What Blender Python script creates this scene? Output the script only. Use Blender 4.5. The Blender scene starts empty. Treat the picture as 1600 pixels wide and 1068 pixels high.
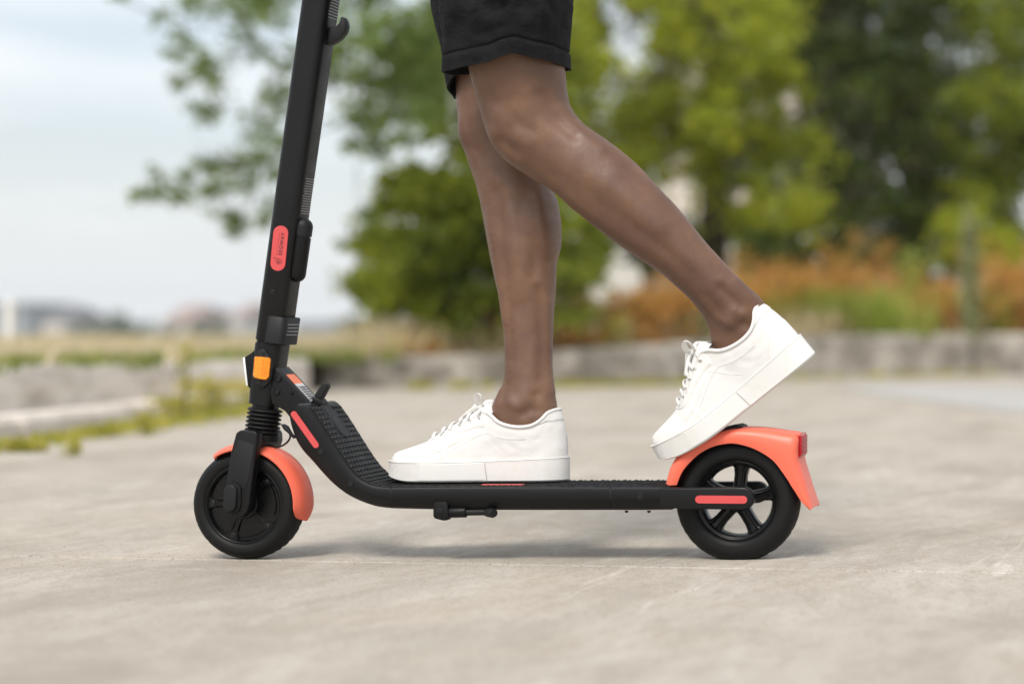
import bpy, bmesh, math, random
import numpy as np
from mathutils import Vector, Matrix, noise as mnoise

# ------------------------------------------------------------------ camera, world, sun, exposure
SC = bpy.context.scene
COL = SC.collection
FPX, DIST, PX, HY = 2950.0, 3.28, 1800.0, 505.0     # focal length in photo pixels, metres to the scooter, principal column, horizon row
CX = (PX - 800.0) * DIST / FPX
CZ = (872.0 - HY) * DIST / FPX
def X(px, y=0.0): return CX + (px - PX) * (DIST + y) / FPX
def Z(py, y=0.0): return CZ - (py - HY) * (DIST + y) / FPX
def P(px, py, y=0.0): return Vector((X(px, y), y, Z(py, y)))
def G(px, py, z=0.0):                                # the point of the level plane z seen at a photo pixel
    d = (CZ - z) * FPX / (py - HY)
    return Vector((X(px, d - DIST), d - DIST, z))

cam = bpy.data.cameras.new('camera')
camo = bpy.data.objects.new('camera', cam); COL.objects.link(camo)
camo.location = (CX, -DIST, CZ); camo.rotation_euler = (math.radians(90), 0, 0)
cam.sensor_width = 36.0; cam.lens = FPX / 1600 * 36.0
cam.shift_x = (800 - PX) / 1600; cam.shift_y = -(534 - HY) / 1600
cam.clip_start = 0.05; cam.clip_end = 5000
cam.dof.use_dof = True; cam.dof.focus_distance = DIST - 0.045; cam.dof.aperture_fstop = 1.75
cam.dof.aperture_blades = 0
SC.camera = camo

SUN_EL, SUN_AZ = math.radians(52), math.radians(186)  # azimuth clockwise from +Y: from the camera side, a little to the left
world = bpy.data.worlds.new('World'); SC.world = world; world.use_nodes = True
wn, wl = world.node_tree.nodes, world.node_tree.links
wn.clear()
wo = wn.new('ShaderNodeOutputWorld'); bg = wn.new('ShaderNodeBackground'); bg.inputs['Strength'].default_value = 0.1
sky = wn.new('ShaderNodeTexSky'); sky.sky_type = 'NISHITA'; sky.sun_disc = False
sky.sun_elevation = SUN_EL; sky.sun_rotation = SUN_AZ; sky.air_density = 1.0; sky.dust_density = 2.5; sky.ozone_density = 1.0
tc = wn.new('ShaderNodeTexCoord')
mp = wn.new('ShaderNodeMapping'); mp.inputs['Scale'].default_value = (1.6, 1.6, 9.0)
n1 = wn.new('ShaderNodeTexNoise'); n1.inputs['Scale'].default_value = 2.2; n1.inputs['Detail'].default_value = 5; n1.inputs['Roughness'].default_value = 0.55
cr = wn.new('ShaderNodeValToRGB')
cr.color_ramp.elements[0].position = 0.38; cr.color_ramp.elements[0].color = (0.48, 0.48, 0.48, 1)
cr.color_ramp.elements[1].position = 0.64; cr.color_ramp.elements[1].color = (0.95, 0.95, 0.95, 1)
sep = wn.new('ShaderNodeSeparateXYZ')
ramp2 = wn.new('ShaderNodeMapRange'); ramp2.inputs['From Min'].default_value = 0.0; ramp2.inputs['From Max'].default_value = 0.16
ramp2.inputs['To Min'].default_value = 0.97; ramp2.inputs['To Max'].default_value = 0.0
mx0 = wn.new('ShaderNodeMath'); mx0.operation = 'MAXIMUM'
mix = wn.new('ShaderNodeMix'); mix.data_type = 'RGBA'
mix.inputs['B'].default_value = (6.3, 6.5, 6.65, 1)
wl.new(tc.outputs['Generated'], mp.inputs['Vector']); wl.new(mp.outputs['Vector'], n1.inputs['Vector'])
wl.new(n1.outputs['Fac'], cr.inputs['Fac']); wl.new(tc.outputs['Generated'], sep.inputs[0]); wl.new(sep.outputs['Z'], ramp2.inputs['Value'])
wl.new(cr.outputs['Color'], mx0.inputs[0]); wl.new(ramp2.outputs[0], mx0.inputs[1]); wl.new(mx0.outputs[0], mix.inputs['Factor'])
wl.new(sky.outputs['Color'], mix.inputs['A']); wl.new(mix.outputs['Result'], bg.inputs['Color']); wl.new(bg.outputs['Background'], wo.inputs['Surface'])

sl = bpy.data.lights.new('sun', 'SUN'); sl.energy = 2.0; sl.angle = math.radians(20); sl.color = (1.0, 0.95, 0.88)
so = bpy.data.objects.new('sun', sl); COL.objects.link(so)
sd = Vector((math.sin(SUN_AZ) * math.cos(SUN_EL), math.cos(SUN_AZ) * math.cos(SUN_EL), math.sin(SUN_EL)))
so.rotation_euler = (-sd).to_track_quat('-Z', 'Y').to_euler(); so.location = (0, 0, 8)

vs = SC.view_settings
vs.view_transform = 'Standard'; vs.look = 'None'; vs.exposure = 0.72; vs.gamma = 1.0; vs.use_curve_mapping = False
SC.render.engine = 'CYCLES'
SC.cycles.use_denoising = True
SC.cycles.max_bounces = 8; SC.cycles.transparent_max_bounces = 8

random.seed(7); RNG = np.random.default_rng(7)

# ------------------------------------------------------------------ materials
def srgb(r, g, b):
    f = lambda c: (c / 255 / 12.92) if c / 255 <= 0.04045 else ((c / 255 + 0.055) / 1.055) ** 2.4
    return (f(r), f(g), f(b))
class N:
    """small helper round a material's node tree"""
    def __init__(s, name):
        s.m = bpy.data.materials.new(name); s.m.use_nodes = True
        s.t = s.m.node_tree; s.p = s.t.nodes['Principled BSDF']; s.o = s.t.nodes['Material Output']
        s.c = None
    def n(s, kind, **kw):
        x = s.t.nodes.new('ShaderNode' + kind)
        for k, v in kw.items():
            if k in x.inputs: x.inputs[k].default_value = v
            else: setattr(x, k, v)
        return x
    def l(s, a, b): s.t.links.new(a, b)
    def coord(s, kind='Object'):
        if s.c is None: s.c = s.n('TexCoord')
        return s.c.outputs[kind]
    def noise(s, scale, detail=4, rough=0.55, stretch=None, src=None, dist=0.0):
        x = s.n('TexNoise', Scale=scale, Detail=detail, Roughness=rough, Distortion=dist)
        v = src or s.coord()
        if stretch:
            mp = s.n('Mapping'); mp.inputs['Scale'].default_value = stretch; s.l(v, mp.inputs['Vector']); v = mp.outputs['Vector']
        s.l(v, x.inputs['Vector']); return x.outputs['Fac']
    def ramp(s, fac, *stops):
        r = s.n('ValToRGB'); e = r.color_ramp.elements
        while len(e) < len(stops): e.new(0.5)
        for q, (p, c) in zip(e, stops):
            q.position = p; q.color = (*c, 1) if len(c) == 3 else c
        s.l(fac, r.inputs['Fac']); return r.outputs['Color']
    def mixc(s, fac, a, b, mode='MIX'):
        x = s.n('Mix', data_type='RGBA', blend_type=mode)
        for k, v in (('Factor', fac), ('A', a), ('B', b)):
            if isinstance(v, (int, float)): x.inputs[k].default_value = v
            elif isinstance(v, tuple): x.inputs[k].default_value = (*v, 1)
            else: s.l(v, x.inputs[k])
        return x.outputs['Result']
    def bump(s, h, strength=0.3, dist=0.01, prev=None):
        b = s.n('Bump', Strength=strength, Distance=dist); s.l(h, b.inputs['Height'])
        if prev is not None: s.l(prev, b.inputs['Normal'])
        return b.outputs['Normal']
    def set(s, **kw):
        for k, v in kw.items():
            k = k.replace('_', ' ')
            if isinstance(v, (int, float)): s.p.inputs[k].default_value = v
            elif isinstance(v, tuple): s.p.inputs[k].default_value = (*v, 1) if len(v) == 3 and 'Radius' not in k else v
            else: s.l(v, s.p.inputs[k])
        return s.m
G3 = lambda v: (v, v, v)
def simple(name, c, rough=0.5, var=0.12, scale=60, bump=0.0, bscale=900, metal=0.0, spec=0.5, **kw):
    k = N(name)
    f = k.noise(scale, 4)
    col = k.ramp(f, (0.3, tuple(x * (1 - var) for x in c)), (0.7, tuple(min(1, x * (1 + var)) for x in c)))
    rr = k.ramp(k.noise(scale * 0.6, 3), (0.3, G3(max(0, rough - 0.06))), (0.7, G3(min(1, rough + 0.08))))
    k.set(Base_Color=col, Roughness=rr, Metallic=metal, Specular_IOR_Level=spec, **kw)
    if bump: k.set(Normal=k.bump(k.noise(bscale, 3), bump, 0.0008))
    return k.m
M = {}
M['metal_black'] = simple('black_powder_coat', (0.0058, 0.0058, 0.0064), 0.40, 0.10, 40, 0.10, 1800, spec=0.27)
M['plastic_black'] = simple('black_plastic', (0.0042, 0.0042, 0.0046), 0.44, 0.12, 60, 0.12, 1500, spec=0.24)
M['plastic_grey'] = simple('dark_grey_plastic', (0.0110, 0.0115, 0.0125), 0.50, 0.10, 60, 0.10, 1500, spec=0.26)
M['gloss_black'] = simple('satin_black_hub', (0.0030, 0.0030, 0.0032), 0.28, 0.15, 50, 0.10, 1300, spec=0.30)
M['rubber'] = simple('black_rubber', (0.0052, 0.0052, 0.0053), 0.54, 0.25, 40, 0.22, 1100, spec=0.25)
M['mat'] = simple('rubber_mat', (0.0060, 0.0060, 0.0063), 0.5, 0.15, 80, 0.2, 1400, spec=0.28)
M['coral'] = simple('coral_plastic', (0.80, 0.150, 0.090), 0.36, 0.05, 14, 0.04, 900, spec=0.34)
M['coral_strip'] = simple('coral_reflective_strip', (0.58, 0.068, 0.068), 0.40, 0.06, 200, 0.1, 3000)
M['amber'] = simple('amber_reflector', (0.85, 0.26, 0.008), 0.18, 0.2, 300, 0.5, 900, Coat_Weight=0.7)
M['red_lens'] = simple('red_lens', (0.42, 0.004, 0.010), 0.3, 0.2, 200, 0.4, 700, spec=0.22)
M['clear_lens'] = simple('clear_lens', (0.95, 0.80, 0.80), 0.08, 0.03, 100, 0.0, Transmission_Weight=1.0, IOR=1.25)
M['lamp_lens'] = simple('lamp_lens', (0.78, 0.80, 0.82), 0.15, 0.05, 100, 0.0, Coat_Weight=0.5)
M['steel'] = simple('steel', (0.45, 0.45, 0.46), 0.3, 0.1, 200, metal=1.0)
M['bolt'] = simple('blackened_bolt', (0.03, 0.03, 0.03), 0.32, 0.1, 200, metal=0.6)
M['print_white'] = simple('white_print', (0.62, 0.62, 0.62), 0.6, 0.1, 400)
M['print_black'] = simple('black_print', (0.03, 0.02, 0.02), 0.6, 0.1, 400)
M['label_orange'] = simple('orange_label', (0.78, 0.20, 0.09), 0.45, 0.1, 300)
M['label_grey'] = simple('grey_label', (0.42, 0.42, 0.43), 0.5, 0.1, 300)
M['cable'] = simple('cable', (0.015, 0.015, 0.016), 0.45, 0.1, 200)

def skin_mat():
    k = N('skin')
    big = k.noise(7, 4); mid = k.noise(38, 5, 0.6)
    c = k.ramp(big, (0.30, (0.090, 0.042, 0.022)), (0.50, (0.150, 0.074, 0.039)), (0.70, (0.222, 0.116, 0.064)))
    c = k.mixc(k.ramp(mid, (0.35, G3(0.0)), (0.72, G3(0.55))), c, (0.110, 0.054, 0.038))
    hair = k.n('TexVoronoi', Scale=420.0); k.l(k.coord(), hair.inputs['Vector'])
    hs = k.ramp(hair.outputs['Distance'], (0.05, G3(0.45)), (0.30, G3(0.0)))
    c = k.mixc(hs, c, (0.060, 0.030, 0.022))
    nb = k.bump(k.noise(300, 4, 0.7), 0.3, 0.0012)
    nb = k.bump(k.noise(48, 5, 0.65, (1, 1, 0.6)), 0.20, 0.004, nb)
    rg = k.ramp(k.noise(90, 3), (0.3, G3(0.46)), (0.7, G3(0.58)))
    return k.set(Base_Color=c, Roughness=rg, Normal=nb, Subsurface_Weight=0.06, Subsurface_Radius=(0.010, 0.004, 0.002), Subsurface_Scale=0.4, Specular_IOR_Level=0.58)
M['skin'] = skin_mat()

def cloth_mat():
    k = N('black_twill')
    w = k.n('TexWave', Scale=520.0, Distortion=1.5); w.inputs['Detail'].default_value = 2
    mp = k.n('Mapping'); mp.inputs['Rotation'].default_value = (0.3, 0.7, 0.4); k.l(k.coord(), mp.inputs['Vector']); k.l(mp.outputs['Vector'], w.inputs['Vector'])
    c = k.ramp(k.noise(26, 5, 0.65), (0.3, (0.0060, 0.0060, 0.0066)), (0.7, (0.0145, 0.0143, 0.0155)))
    nb = k.bump(k.noise(22, 5, 0.6, (1, 1, 1.5), dist=0.15), 0.6, 0.014)
    nb = k.bump(k.noise(70, 4, 0.6), 0.35, 0.004, nb)
    nb = k.bump(w.outputs['Fac'], 0.25, 0.0006, nb)
    return k.set(Base_Color=c, Roughness=0.9, Normal=nb, Specular_IOR_Level=0.15)
M['cloth'] = cloth_mat()
def leather_mat(name, c, wr=0.35, sc=1.0):
    k = N(name)
    col = k.ramp(k.noise(18, 5, 0.65), (0.3, tuple(x * 0.955 for x in c)), (0.6, c))
    nb = k.bump(k.noise(34, 4, 0.6, dist=0.8), wr * 0.22, 0.003)
    nb = k.bump(k.noise(900, 3, 0.6), wr * 0.4, 0.0006, nb)
    return k.set(Base_Color=col, Roughness=0.5, Normal=nb, Specular_IOR_Level=0.4)
M['leather'] = leather_mat('white_leather', (0.70, 0.69, 0.67))
M['panel'] = leather_mat('white_leather_panel', (0.71, 0.70, 0.68), 0.25)
M['lace'] = leather_mat('white_lace', (0.80, 0.79, 0.765), 0.6)
M['stitch'] = simple('stitch_thread', (0.68, 0.67, 0.65), 0.8)
M['seam_dark'] = simple('dark_sole_seam', (0.42, 0.39, 0.35), 0.8)  # darker tone for the thin seam lines across the sole
M['eyelet'] = simple('punched_hole', (0.05, 0.05, 0.05), 0.9)
def sole_mat():
    k = N('white_sole')
    c = k.ramp(k.noise(30, 6, 0.7), (0.35, (0.69, 0.68, 0.655)), (0.6, (0.70, 0.69, 0.67)))
    d = k.noise(14, 6, 0.75)
    c = k.mixc(k.ramp(d, (0.54, G3(0)), (0.76, G3(0.40))), c, (0.56, 0.52, 0.45))
    return k.set(Base_Color=c, Roughness=0.62, Normal=k.bump(k.noise(500, 3), 0.15, 0.0006))
M['sole'] = sole_mat()

def concrete_ground():
    k = N('worn_concrete')
    big = k.noise(0.55, 5, 0.6); med = k.noise(26, 5, 0.7, (1, 0.42, 1)); mid = k.noise(3.6, 6, 0.68, (1.0, 0.5, 1.0), dist=0.6); strk = k.noise(9, 5, 0.65, (1.0, 0.45, 1), dist=0.6)
    fine = k.noise(70, 6, 0.78); grit = k.noise(230, 4, 0.8)
    c = k.ramp(mid, (0.32, (0.270, 0.238, 0.196)), (0.48, (0.385, 0.347, 0.294)), (0.66, (0.510, 0.468, 0.408)))
    c = k.mixc(k.ramp(big, (0.35, G3(0.0)), (0.70, G3(0.55))), c, (0.50, 0.465, 0.41))
    c = k.mixc(k.ramp(strk, (0.55, G3(0.0)), (0.78, G3(0.6))), c, (0.58, 0.545, 0.49))
    c = k.mixc(k.ramp(med, (0.46, G3(0.0)), (0.66, G3(0.5))), c, (0.34, 0.295, 0.240))
    c = k.mixc(k.ramp(fine, (0.50, G3(0.0)), (0.70, G3(0.8))), c, (0.28, 0.235, 0.185))
    c = k.mixc(k.ramp(grit, (0.54, G3(0.0)), (0.66, G3(0.85))), c, (0.20, 0.17, 0.14))
    c = k.mixc(k.ramp(grit, (0.30, G3(0.75)), (0.43, G3(0.0))), c, (0.60, 0.565, 0.51))
    sc = k.noise(2.4, 5, 0.75, (2.6, 0.32, 1), dist=1.2)          # pale scuffs
    c = k.mixc(k.ramp(sc, (0.62, G3(0)), (0.72, G3(0.38))), c, (0.74, 0.70, 0.64))
    rst = k.noise(1.3, 5, 0.7, dist=0.5)                           # rusty brown tint in patches
    c = k.mixc(k.ramp(rst, (0.52, G3(0)), (0.75, G3(0.4))), c, (0.42, 0.33, 0.24))
    nb = k.bump(med, 0.25, 0.006); nb = k.bump(fine, 0.5, 0.004, nb); nb = k.bump(grit, 0.5, 0.002, nb)
    return k.set(Base_Color=c, Roughness=0.9, Normal=nb, Specular_IOR_Level=0.16)
M['ground'] = concrete_ground()
def rough_mat(name, stops, scale, bump=0.5, bdist=0.02, stretch=None, rough=0.9):
    k = N(name)
    f = k.noise(scale, 6, 0.68, stretch, dist=0.4)
    nb = k.bump(k.noise(scale * 5, 5, 0.7), bump * 0.35, bdist * 0.4)
    return k.set(Base_Color=k.ramp(f, *stops), Roughness=rough, Normal=nb, Specular_IOR_Level=0.25)
M['joint_sand'] = rough_mat('joint_sand', ((0.3, (0.22, 0.16, 0.10)), (0.7, (0.42, 0.36, 0.27))), 40, 0.6, 0.004)
M['earth'] = rough_mat('dry_earth', ((0.3, (0.34, 0.26, 0.17)), (0.5, (0.45, 0.36, 0.25)), (0.7, (0.36, 0.33, 0.17))), 1.6, 0.6, 0.05)
M['far_land'] = rough_mat('far_land', ((0.3, (0.20, 0.22, 0.16)), (0.7, (0.32, 0.32, 0.25))), 0.05, 0.2, 0.05)
M['wall_pale'] = rough_mat('pale_weathered_concrete', ((0.32, (0.38, 0.325, 0.27)), (0.46, (0.60, 0.54, 0.475)), (0.62, (0.74, 0.68, 0.61))), 5.0, 0.8, 0.03, (0.6, 0.6, 2.0))
M['wall_grey'] = rough_mat('grey_weathered_concrete', ((0.36, (0.13, 0.115, 0.09)), (0.5, (0.27, 0.245, 0.21)), (0.64, (0.43, 0.395, 0.345))), 4.0, 0.8, 0.03)
M['bark'] = rough_mat('bark', ((0.3, (0.035, 0.026, 0.020)), (0.7, (0.085, 0.065, 0.050))), 12, 0.9, 0.03, (1, 1, 0.25))
M['bark_pale'] = rough_mat('pale_bark', ((0.3, (0.10, 0.085, 0.07)), (0.7, (0.20, 0.17, 0.14))), 12, 0.9, 0.03, (1, 1, 0.25))
M['stem'] = rough_mat('plant_stem', ((0.3, (0.10, 0.10, 0.04)), (0.7, (0.20, 0.17, 0.07))), 30, 0.3, 0.005)
M['render_white'] = rough_mat('white_render', ((0.3, (0.48, 0.48, 0.46)), (0.7, (0.60, 0.60, 0.58))), 1.2, 0.2, 0.01)
M['render_grey'] = rough_mat('grey_render', ((0.3, (0.26, 0.28, 0.30)), (0.7, (0.34, 0.36, 0.38))), 0.4, 0.2, 0.01)
M['render_cream'] = rough_mat('cream_render', ((0.3, (0.50, 0.45, 0.40)), (0.7, (0.62, 0.56, 0.50))), 0.4, 0.2, 0.01)
M['tiles'] = rough_mat('red_roof', ((0.3, (0.28, 0.21, 0.19)), (0.7, (0.36, 0.27, 0.24))), 1.5, 0.4, 0.02)
M['slate'] = rough_mat('grey_roof', ((0.3, (0.13, 0.13, 0.14)), (0.7, (0.20, 0.20, 0.21))), 1.5, 0.4, 0.02)
M['glass_dark'] = simple('window_glass', (0.05, 0.06, 0.07), 0.1, 0.1, 2)
M['white_paint'] = simple('white_paint', (0.80, 0.80, 0.79), 0.5, 0.04, 20)
M['patch_grey'] = rough_mat('dark_patch', ((0.3, (0.36, 0.35, 0.335)), (0.7, (0.46, 0.445, 0.42))), 5, 0.4, 0.01)  # flat grey of the patch on the far right ground

def leaf_mat(name, *cols, trans=0.35, rough=0.5):
    k = N(name)
    g = k.n('NewGeometry')
    c = k.ramp(g.outputs['Random Per Island'], *[(i / max(1, len(cols) - 1), q) for i, q in enumerate(cols)])
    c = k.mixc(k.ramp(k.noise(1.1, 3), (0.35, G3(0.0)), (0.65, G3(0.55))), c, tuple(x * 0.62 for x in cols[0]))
    k.set(Base_Color=c, Roughness=rough, Specular_IOR_Level=0.4)
    tr = k.n('BsdfTranslucent'); k.l(k.mixc(0.5, c, tuple(min(1, x * 1.4) for x in cols[-1])), tr.inputs['Color'])
    ms = k.n('MixShader'); ms.inputs['Fac'].default_value = trans
    k.l(k.p.outputs['BSDF'], ms.inputs[1]); k.l(tr.outputs['BSDF'], ms.inputs[2]); k.l(ms.outputs['Shader'], k.o.inputs['Surface'])
    return k.m
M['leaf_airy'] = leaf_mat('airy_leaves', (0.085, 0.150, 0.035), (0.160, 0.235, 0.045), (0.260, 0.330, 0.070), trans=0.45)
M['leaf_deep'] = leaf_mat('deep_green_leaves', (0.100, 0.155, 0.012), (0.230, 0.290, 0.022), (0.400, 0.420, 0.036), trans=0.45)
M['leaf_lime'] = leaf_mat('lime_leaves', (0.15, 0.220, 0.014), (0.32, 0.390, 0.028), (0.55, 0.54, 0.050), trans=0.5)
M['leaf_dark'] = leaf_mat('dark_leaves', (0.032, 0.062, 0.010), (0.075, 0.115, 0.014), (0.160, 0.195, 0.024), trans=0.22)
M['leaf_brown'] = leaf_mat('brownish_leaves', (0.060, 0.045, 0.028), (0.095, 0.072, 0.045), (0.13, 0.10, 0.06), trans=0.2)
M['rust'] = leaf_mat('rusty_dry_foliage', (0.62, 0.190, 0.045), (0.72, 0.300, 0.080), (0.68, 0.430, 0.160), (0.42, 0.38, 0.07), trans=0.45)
M['straw'] = leaf_mat('straw_grass', (0.64, 0.50, 0.33), (0.74, 0.61, 0.43), (0.50, 0.48, 0.16), (0.76, 0.66, 0.50), trans=0.5)
M['grass'] = leaf_mat('green_grass', (0.10, 0.17, 0.02), (0.20, 0.26, 0.04), (0.33, 0.32, 0.07))
M['tuft'] = leaf_mat('fresh_grass', (0.20, 0.30, 0.03), (0.38, 0.46, 0.07), (0.55, 0.56, 0.18), trans=0.5)
M['weed'] = leaf_mat('weed_leaves', (0.24, 0.29, 0.03), (0.40, 0.40, 0.06), (0.55, 0.46, 0.11), trans=0.5)
M['flower'] = leaf_mat('yellow_flowers', (0.50, 0.36, 0.02), (0.68, 0.52, 0.03))
M['pale_weed'] = leaf_mat('pale_weed', (0.24, 0.29, 0.15), (0.36, 0.40, 0.20), (0.48, 0.46, 0.24))
M['grit'] = leaf_mat('grit', (0.20, 0.165, 0.125), (0.36, 0.32, 0.26), (0.55, 0.51, 0.44), trans=0.0, rough=0.9)
M['far_leaf'] = leaf_mat('far_leaves', (0.075, 0.13, 0.05), (0.11, 0.17, 0.07), (0.15, 0.19, 0.09))

# ------------------------------------------------------------------ object helpers
ROOTLOC = {}
def tag(o, label=None, cat=None, group=None, kind=None):
    if label: o['label'] = label
    if cat: o['category'] = cat
    if group: o['group'] = group
    if kind: o['kind'] = kind
    return o
def thing(name, loc, label, cat, group=None):
    o = bpy.data.objects.new(name, None); COL.objects.link(o)
    o.empty_display_size = 0.1; o.location = loc; ROOTLOC[o] = Vector(loc)
    return tag(o, label, cat, group)
def origin_of(o):
    return ROOTLOC.get(o, Vector((0, 0, 0)))
def build(name, vf, mat, parent=None, smooth=35, loc=None, bevel=0.0, seg=2):
    """vf: (verts in world coordinates, faces). Stored relative to the parent's origin."""
    v, f = vf
    base = origin_of(parent) if parent is not None else Vector(loc or (0, 0, 0))
    me = bpy.data.meshes.new(name)
    v = np.asarray([tuple(q) for q in v], dtype=np.float64) - np.array(base)
    me.from_pydata(v.tolist(), [], [tuple(int(i) for i in q) for q in f]); me.update()
    bm = bmesh.new(); bm.from_mesh(me); bmesh.ops.recalc_face_normals(bm, faces=bm.faces)
    if bevel:
        es = [e for e in bm.edges if len(e.link_faces) == 2 and e.calc_face_angle(0) > math.radians(28)]
        bmesh.ops.bevel(bm, geom=es, offset=bevel, segments=seg, profile=0.5, affect='EDGES', clamp_overlap=True)
    bm.to_mesh(me); bm.free()
    if smooth:
        me.shade_smooth(); me.set_sharp_from_angle(angle=math.radians(smooth))
    me.materials.append(mat)
    o = bpy.data.objects.new(name, me); COL.objects.link(o)
    if parent is not None: o.parent = parent; ROOTLOC[o] = base
    else: o.location = base; ROOTLOC[o] = base
    return o
def join(*parts):
    V, F = [], []
    for v, f in parts:
        k = len(V); V += [tuple(q) for q in v]; F += [tuple(i + k for i in q) for q in f]
    return V, F
def cr_path(pts, n):
    """Catmull-Rom through points, n samples per span"""
    P_ = [Vector(p) for p in pts]; out = []
    for i in range(len(P_) - 1):
        p0 = P_[max(i - 1, 0)]; p1 = P_[i]; p2 = P_[i + 1]; p3 = P_[min(i + 2, len(P_) - 1)]
        for k in range(n):
            t = k / n
            out.append(0.5 * ((2 * p1) + (p2 - p0) * t + (2 * p0 - 5 * p1 + 4 * p2 - p3) * t * t + (3 * p1 - p0 - 3 * p2 + p3) * t ** 3))
    out.append(P_[-1]); return out
def loft(rings, cap=True, closed=True):
    n = len(rings[0]); V = [p for r in rings for p in r]; F = []
    for i in range(len(rings) - 1):
        for j in range(n if closed else n - 1):
            a, b = i * n + j, i * n + (j + 1) % n
            F.append((a, b, b + n, a + n))
    if cap: F.append(tuple(range(n))); F.append(tuple((len(rings) - 1) * n + j for j in range(n)))
    return V, F
def tube(path, rad, n=10, flat=None):
    """round (or flattened: flat=(thickness ratio, hint)) tube along a path"""
    pts = [Vector(p) for p in path]; m = len(pts)
    rad = [rad] * m if isinstance(rad, (int, float)) else list(rad)
    rings = []; up = None
    for i in range(m):
        t = (pts[min(i + 1, m - 1)] - pts[max(i - 1, 0)]).normalized()
        if up is None:
            up = Vector(flat[1]) if flat else (Vector((0, 0, 1)) if abs(t.z) < 0.9 else Vector((1, 0, 0)))
        if flat and len(flat) > 2: up = Vector(flat[1])
        s = t.cross(up).normalized(); up = s.cross(t).normalized()
        k = flat[0] if flat else 1.0
        rings.append([pts[i] + (s * math.cos(2 * math.pi * j / n) + up * k * math.sin(2 * math.pi * j / n)) * rad[i] for j in range(n)])
    return loft(rings)
def prism(xz, y0, y1):
    n = len(xz); V = [(a, y0, b) for a, b in xz] + [(a, y1, b) for a, b in xz]
    F = [tuple(range(n)), tuple(range(n, 2 * n))] + [(i, (i + 1) % n, (i + 1) % n + n, i + n) for i in range(n)]
    return V, F
def pxprism(pts, ynear, depth):
    """extrude a side outline given in photo pixels at its near face, going back by depth"""
    return prism([(X(a, ynear), Z(b, ynear)) for a, b in pts], ynear, ynear + depth)
def lathe(prof, c, axis=Vector((0, 1, 0)), n=64, cap=True, a0=0.0, closed_profile=False):
    """prof: list of (radius, along). Revolved round axis through c."""
    axis = Vector(axis).normalized(); u = axis.orthogonal().normalized()
    if abs(axis.y) > 0.5: u = (Vector((1, 0, 0)) - axis * axis.x).normalized()
    w = axis.cross(u); V, F = [], []; m = len(prof)
    for i in range(n):
        a = a0 + 2 * math.pi * i / n; d = u * math.cos(a) + w * math.sin(a)
        V += [Vector(c) + d * r + axis * h for r, h in prof]
    for i in range(n):
        k = (i + 1) % n
        for j in range(m if closed_profile else m - 1):
            j2 = (j + 1) % m
            F.append((i * m + j, k * m + j, k * m + j2, i * m + j2))
    if cap and not closed_profile:
        F.append(tuple(i * m for i in range(n))); F.append(tuple(i * m + m - 1 for i in range(n)))
    return V, F
def box(c, ax, ay, az, hx, hy, hz):
    c = Vector(c); V = []
    for sx in (-1, 1):
        for sy in (-1, 1):
            for sz in (-1, 1): V.append(c + Vector(ax) * sx * hx + Vector(ay) * sy * hy + Vector(az) * sz * hz)
    return V, [(0, 1, 3, 2), (4, 6, 7, 5), (0, 4, 5, 1), (2, 3, 7, 6), (0, 2, 6, 4), (1, 5, 7, 3)]
def abox(x0, x1, y0, y1, z0, z1):
    return box(((x0 + x1) / 2, (y0 + y1) / 2, (z0 + z1) / 2), (1, 0, 0), (0, 1, 0), (0, 0, 1), (x1 - x0) / 2, (y1 - y0) / 2, (z1 - z0) / 2)
def disc_stack(c, axis, prof, n=20): return lathe(prof, c, axis, n)
def capsule_outline(p, q, r, n=10):
    """2D stadium outline in (x,z) from p to q"""
    p = Vector(p); q = Vector(q); d = (q - p).normalized(); s = Vector((-d.y, d.x)); out = []
    for c, a0 in ((q, -90), (p, 90)):
        for k in range(n + 1):
            a = math.radians(a0 + 180 * k / n)
            v = c + (d * math.cos(a) + s * math.sin(a)) * r
            out.append((v.x, v.y))
    return out
def rotz(vf, c, deg):
    R = Matrix.Rotation(math.radians(deg), 3, 'Z'); c = Vector(c)
    return [c + R @ (Vector(p) - c) for p in vf[0]], vf[1]
def text(name, body, size, mat, parent, origin, xdir, updir, extrude=0.0002, spacing=1.0):
    cu = bpy.data.curves.new(name, 'FONT'); cu.body = body; cu.size = size; cu.extrude = extrude; cu.align_x = 'CENTER'; cu.align_y = 'CENTER'
    cu.space_character = spacing; cu.materials.append(mat)
    tmp_ = bpy.data.objects.new(name, cu); COL.objects.link(tmp_); tm = bpy.data.meshes.new_from_object(tmp_.evaluated_get(bpy.context.evaluated_depsgraph_get()))
    bpy.data.objects.remove(tmp_); tm.name = name
    o = bpy.data.objects.new(name, tm); COL.objects.link(o)
    x = Vector(xdir).normalized(); z = x.cross(Vector(updir)).normalized(); y = z.cross(x)
    m = Matrix((x, y, z)).transposed().to_4x4(); m.translation = Vector(origin) - origin_of(parent)
    o.parent = parent; o.matrix_local = m
    return o

# ------------------------------------------------------------------ setting: land, pavement, walls
def noisy(x, y, s=1.0, z=0.0): return mnoise.noise(Vector((x * s, y * s, z)))
# land to the horizon
ring = [(900 * math.cos(a), 900 * math.sin(a), -3.0) for a in np.linspace(0, 2 * math.pi, 49)[:-1]]
tag(build('terrain', (ring, [tuple(range(48))]), M['far_land'], smooth=0), kind='structure')

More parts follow.
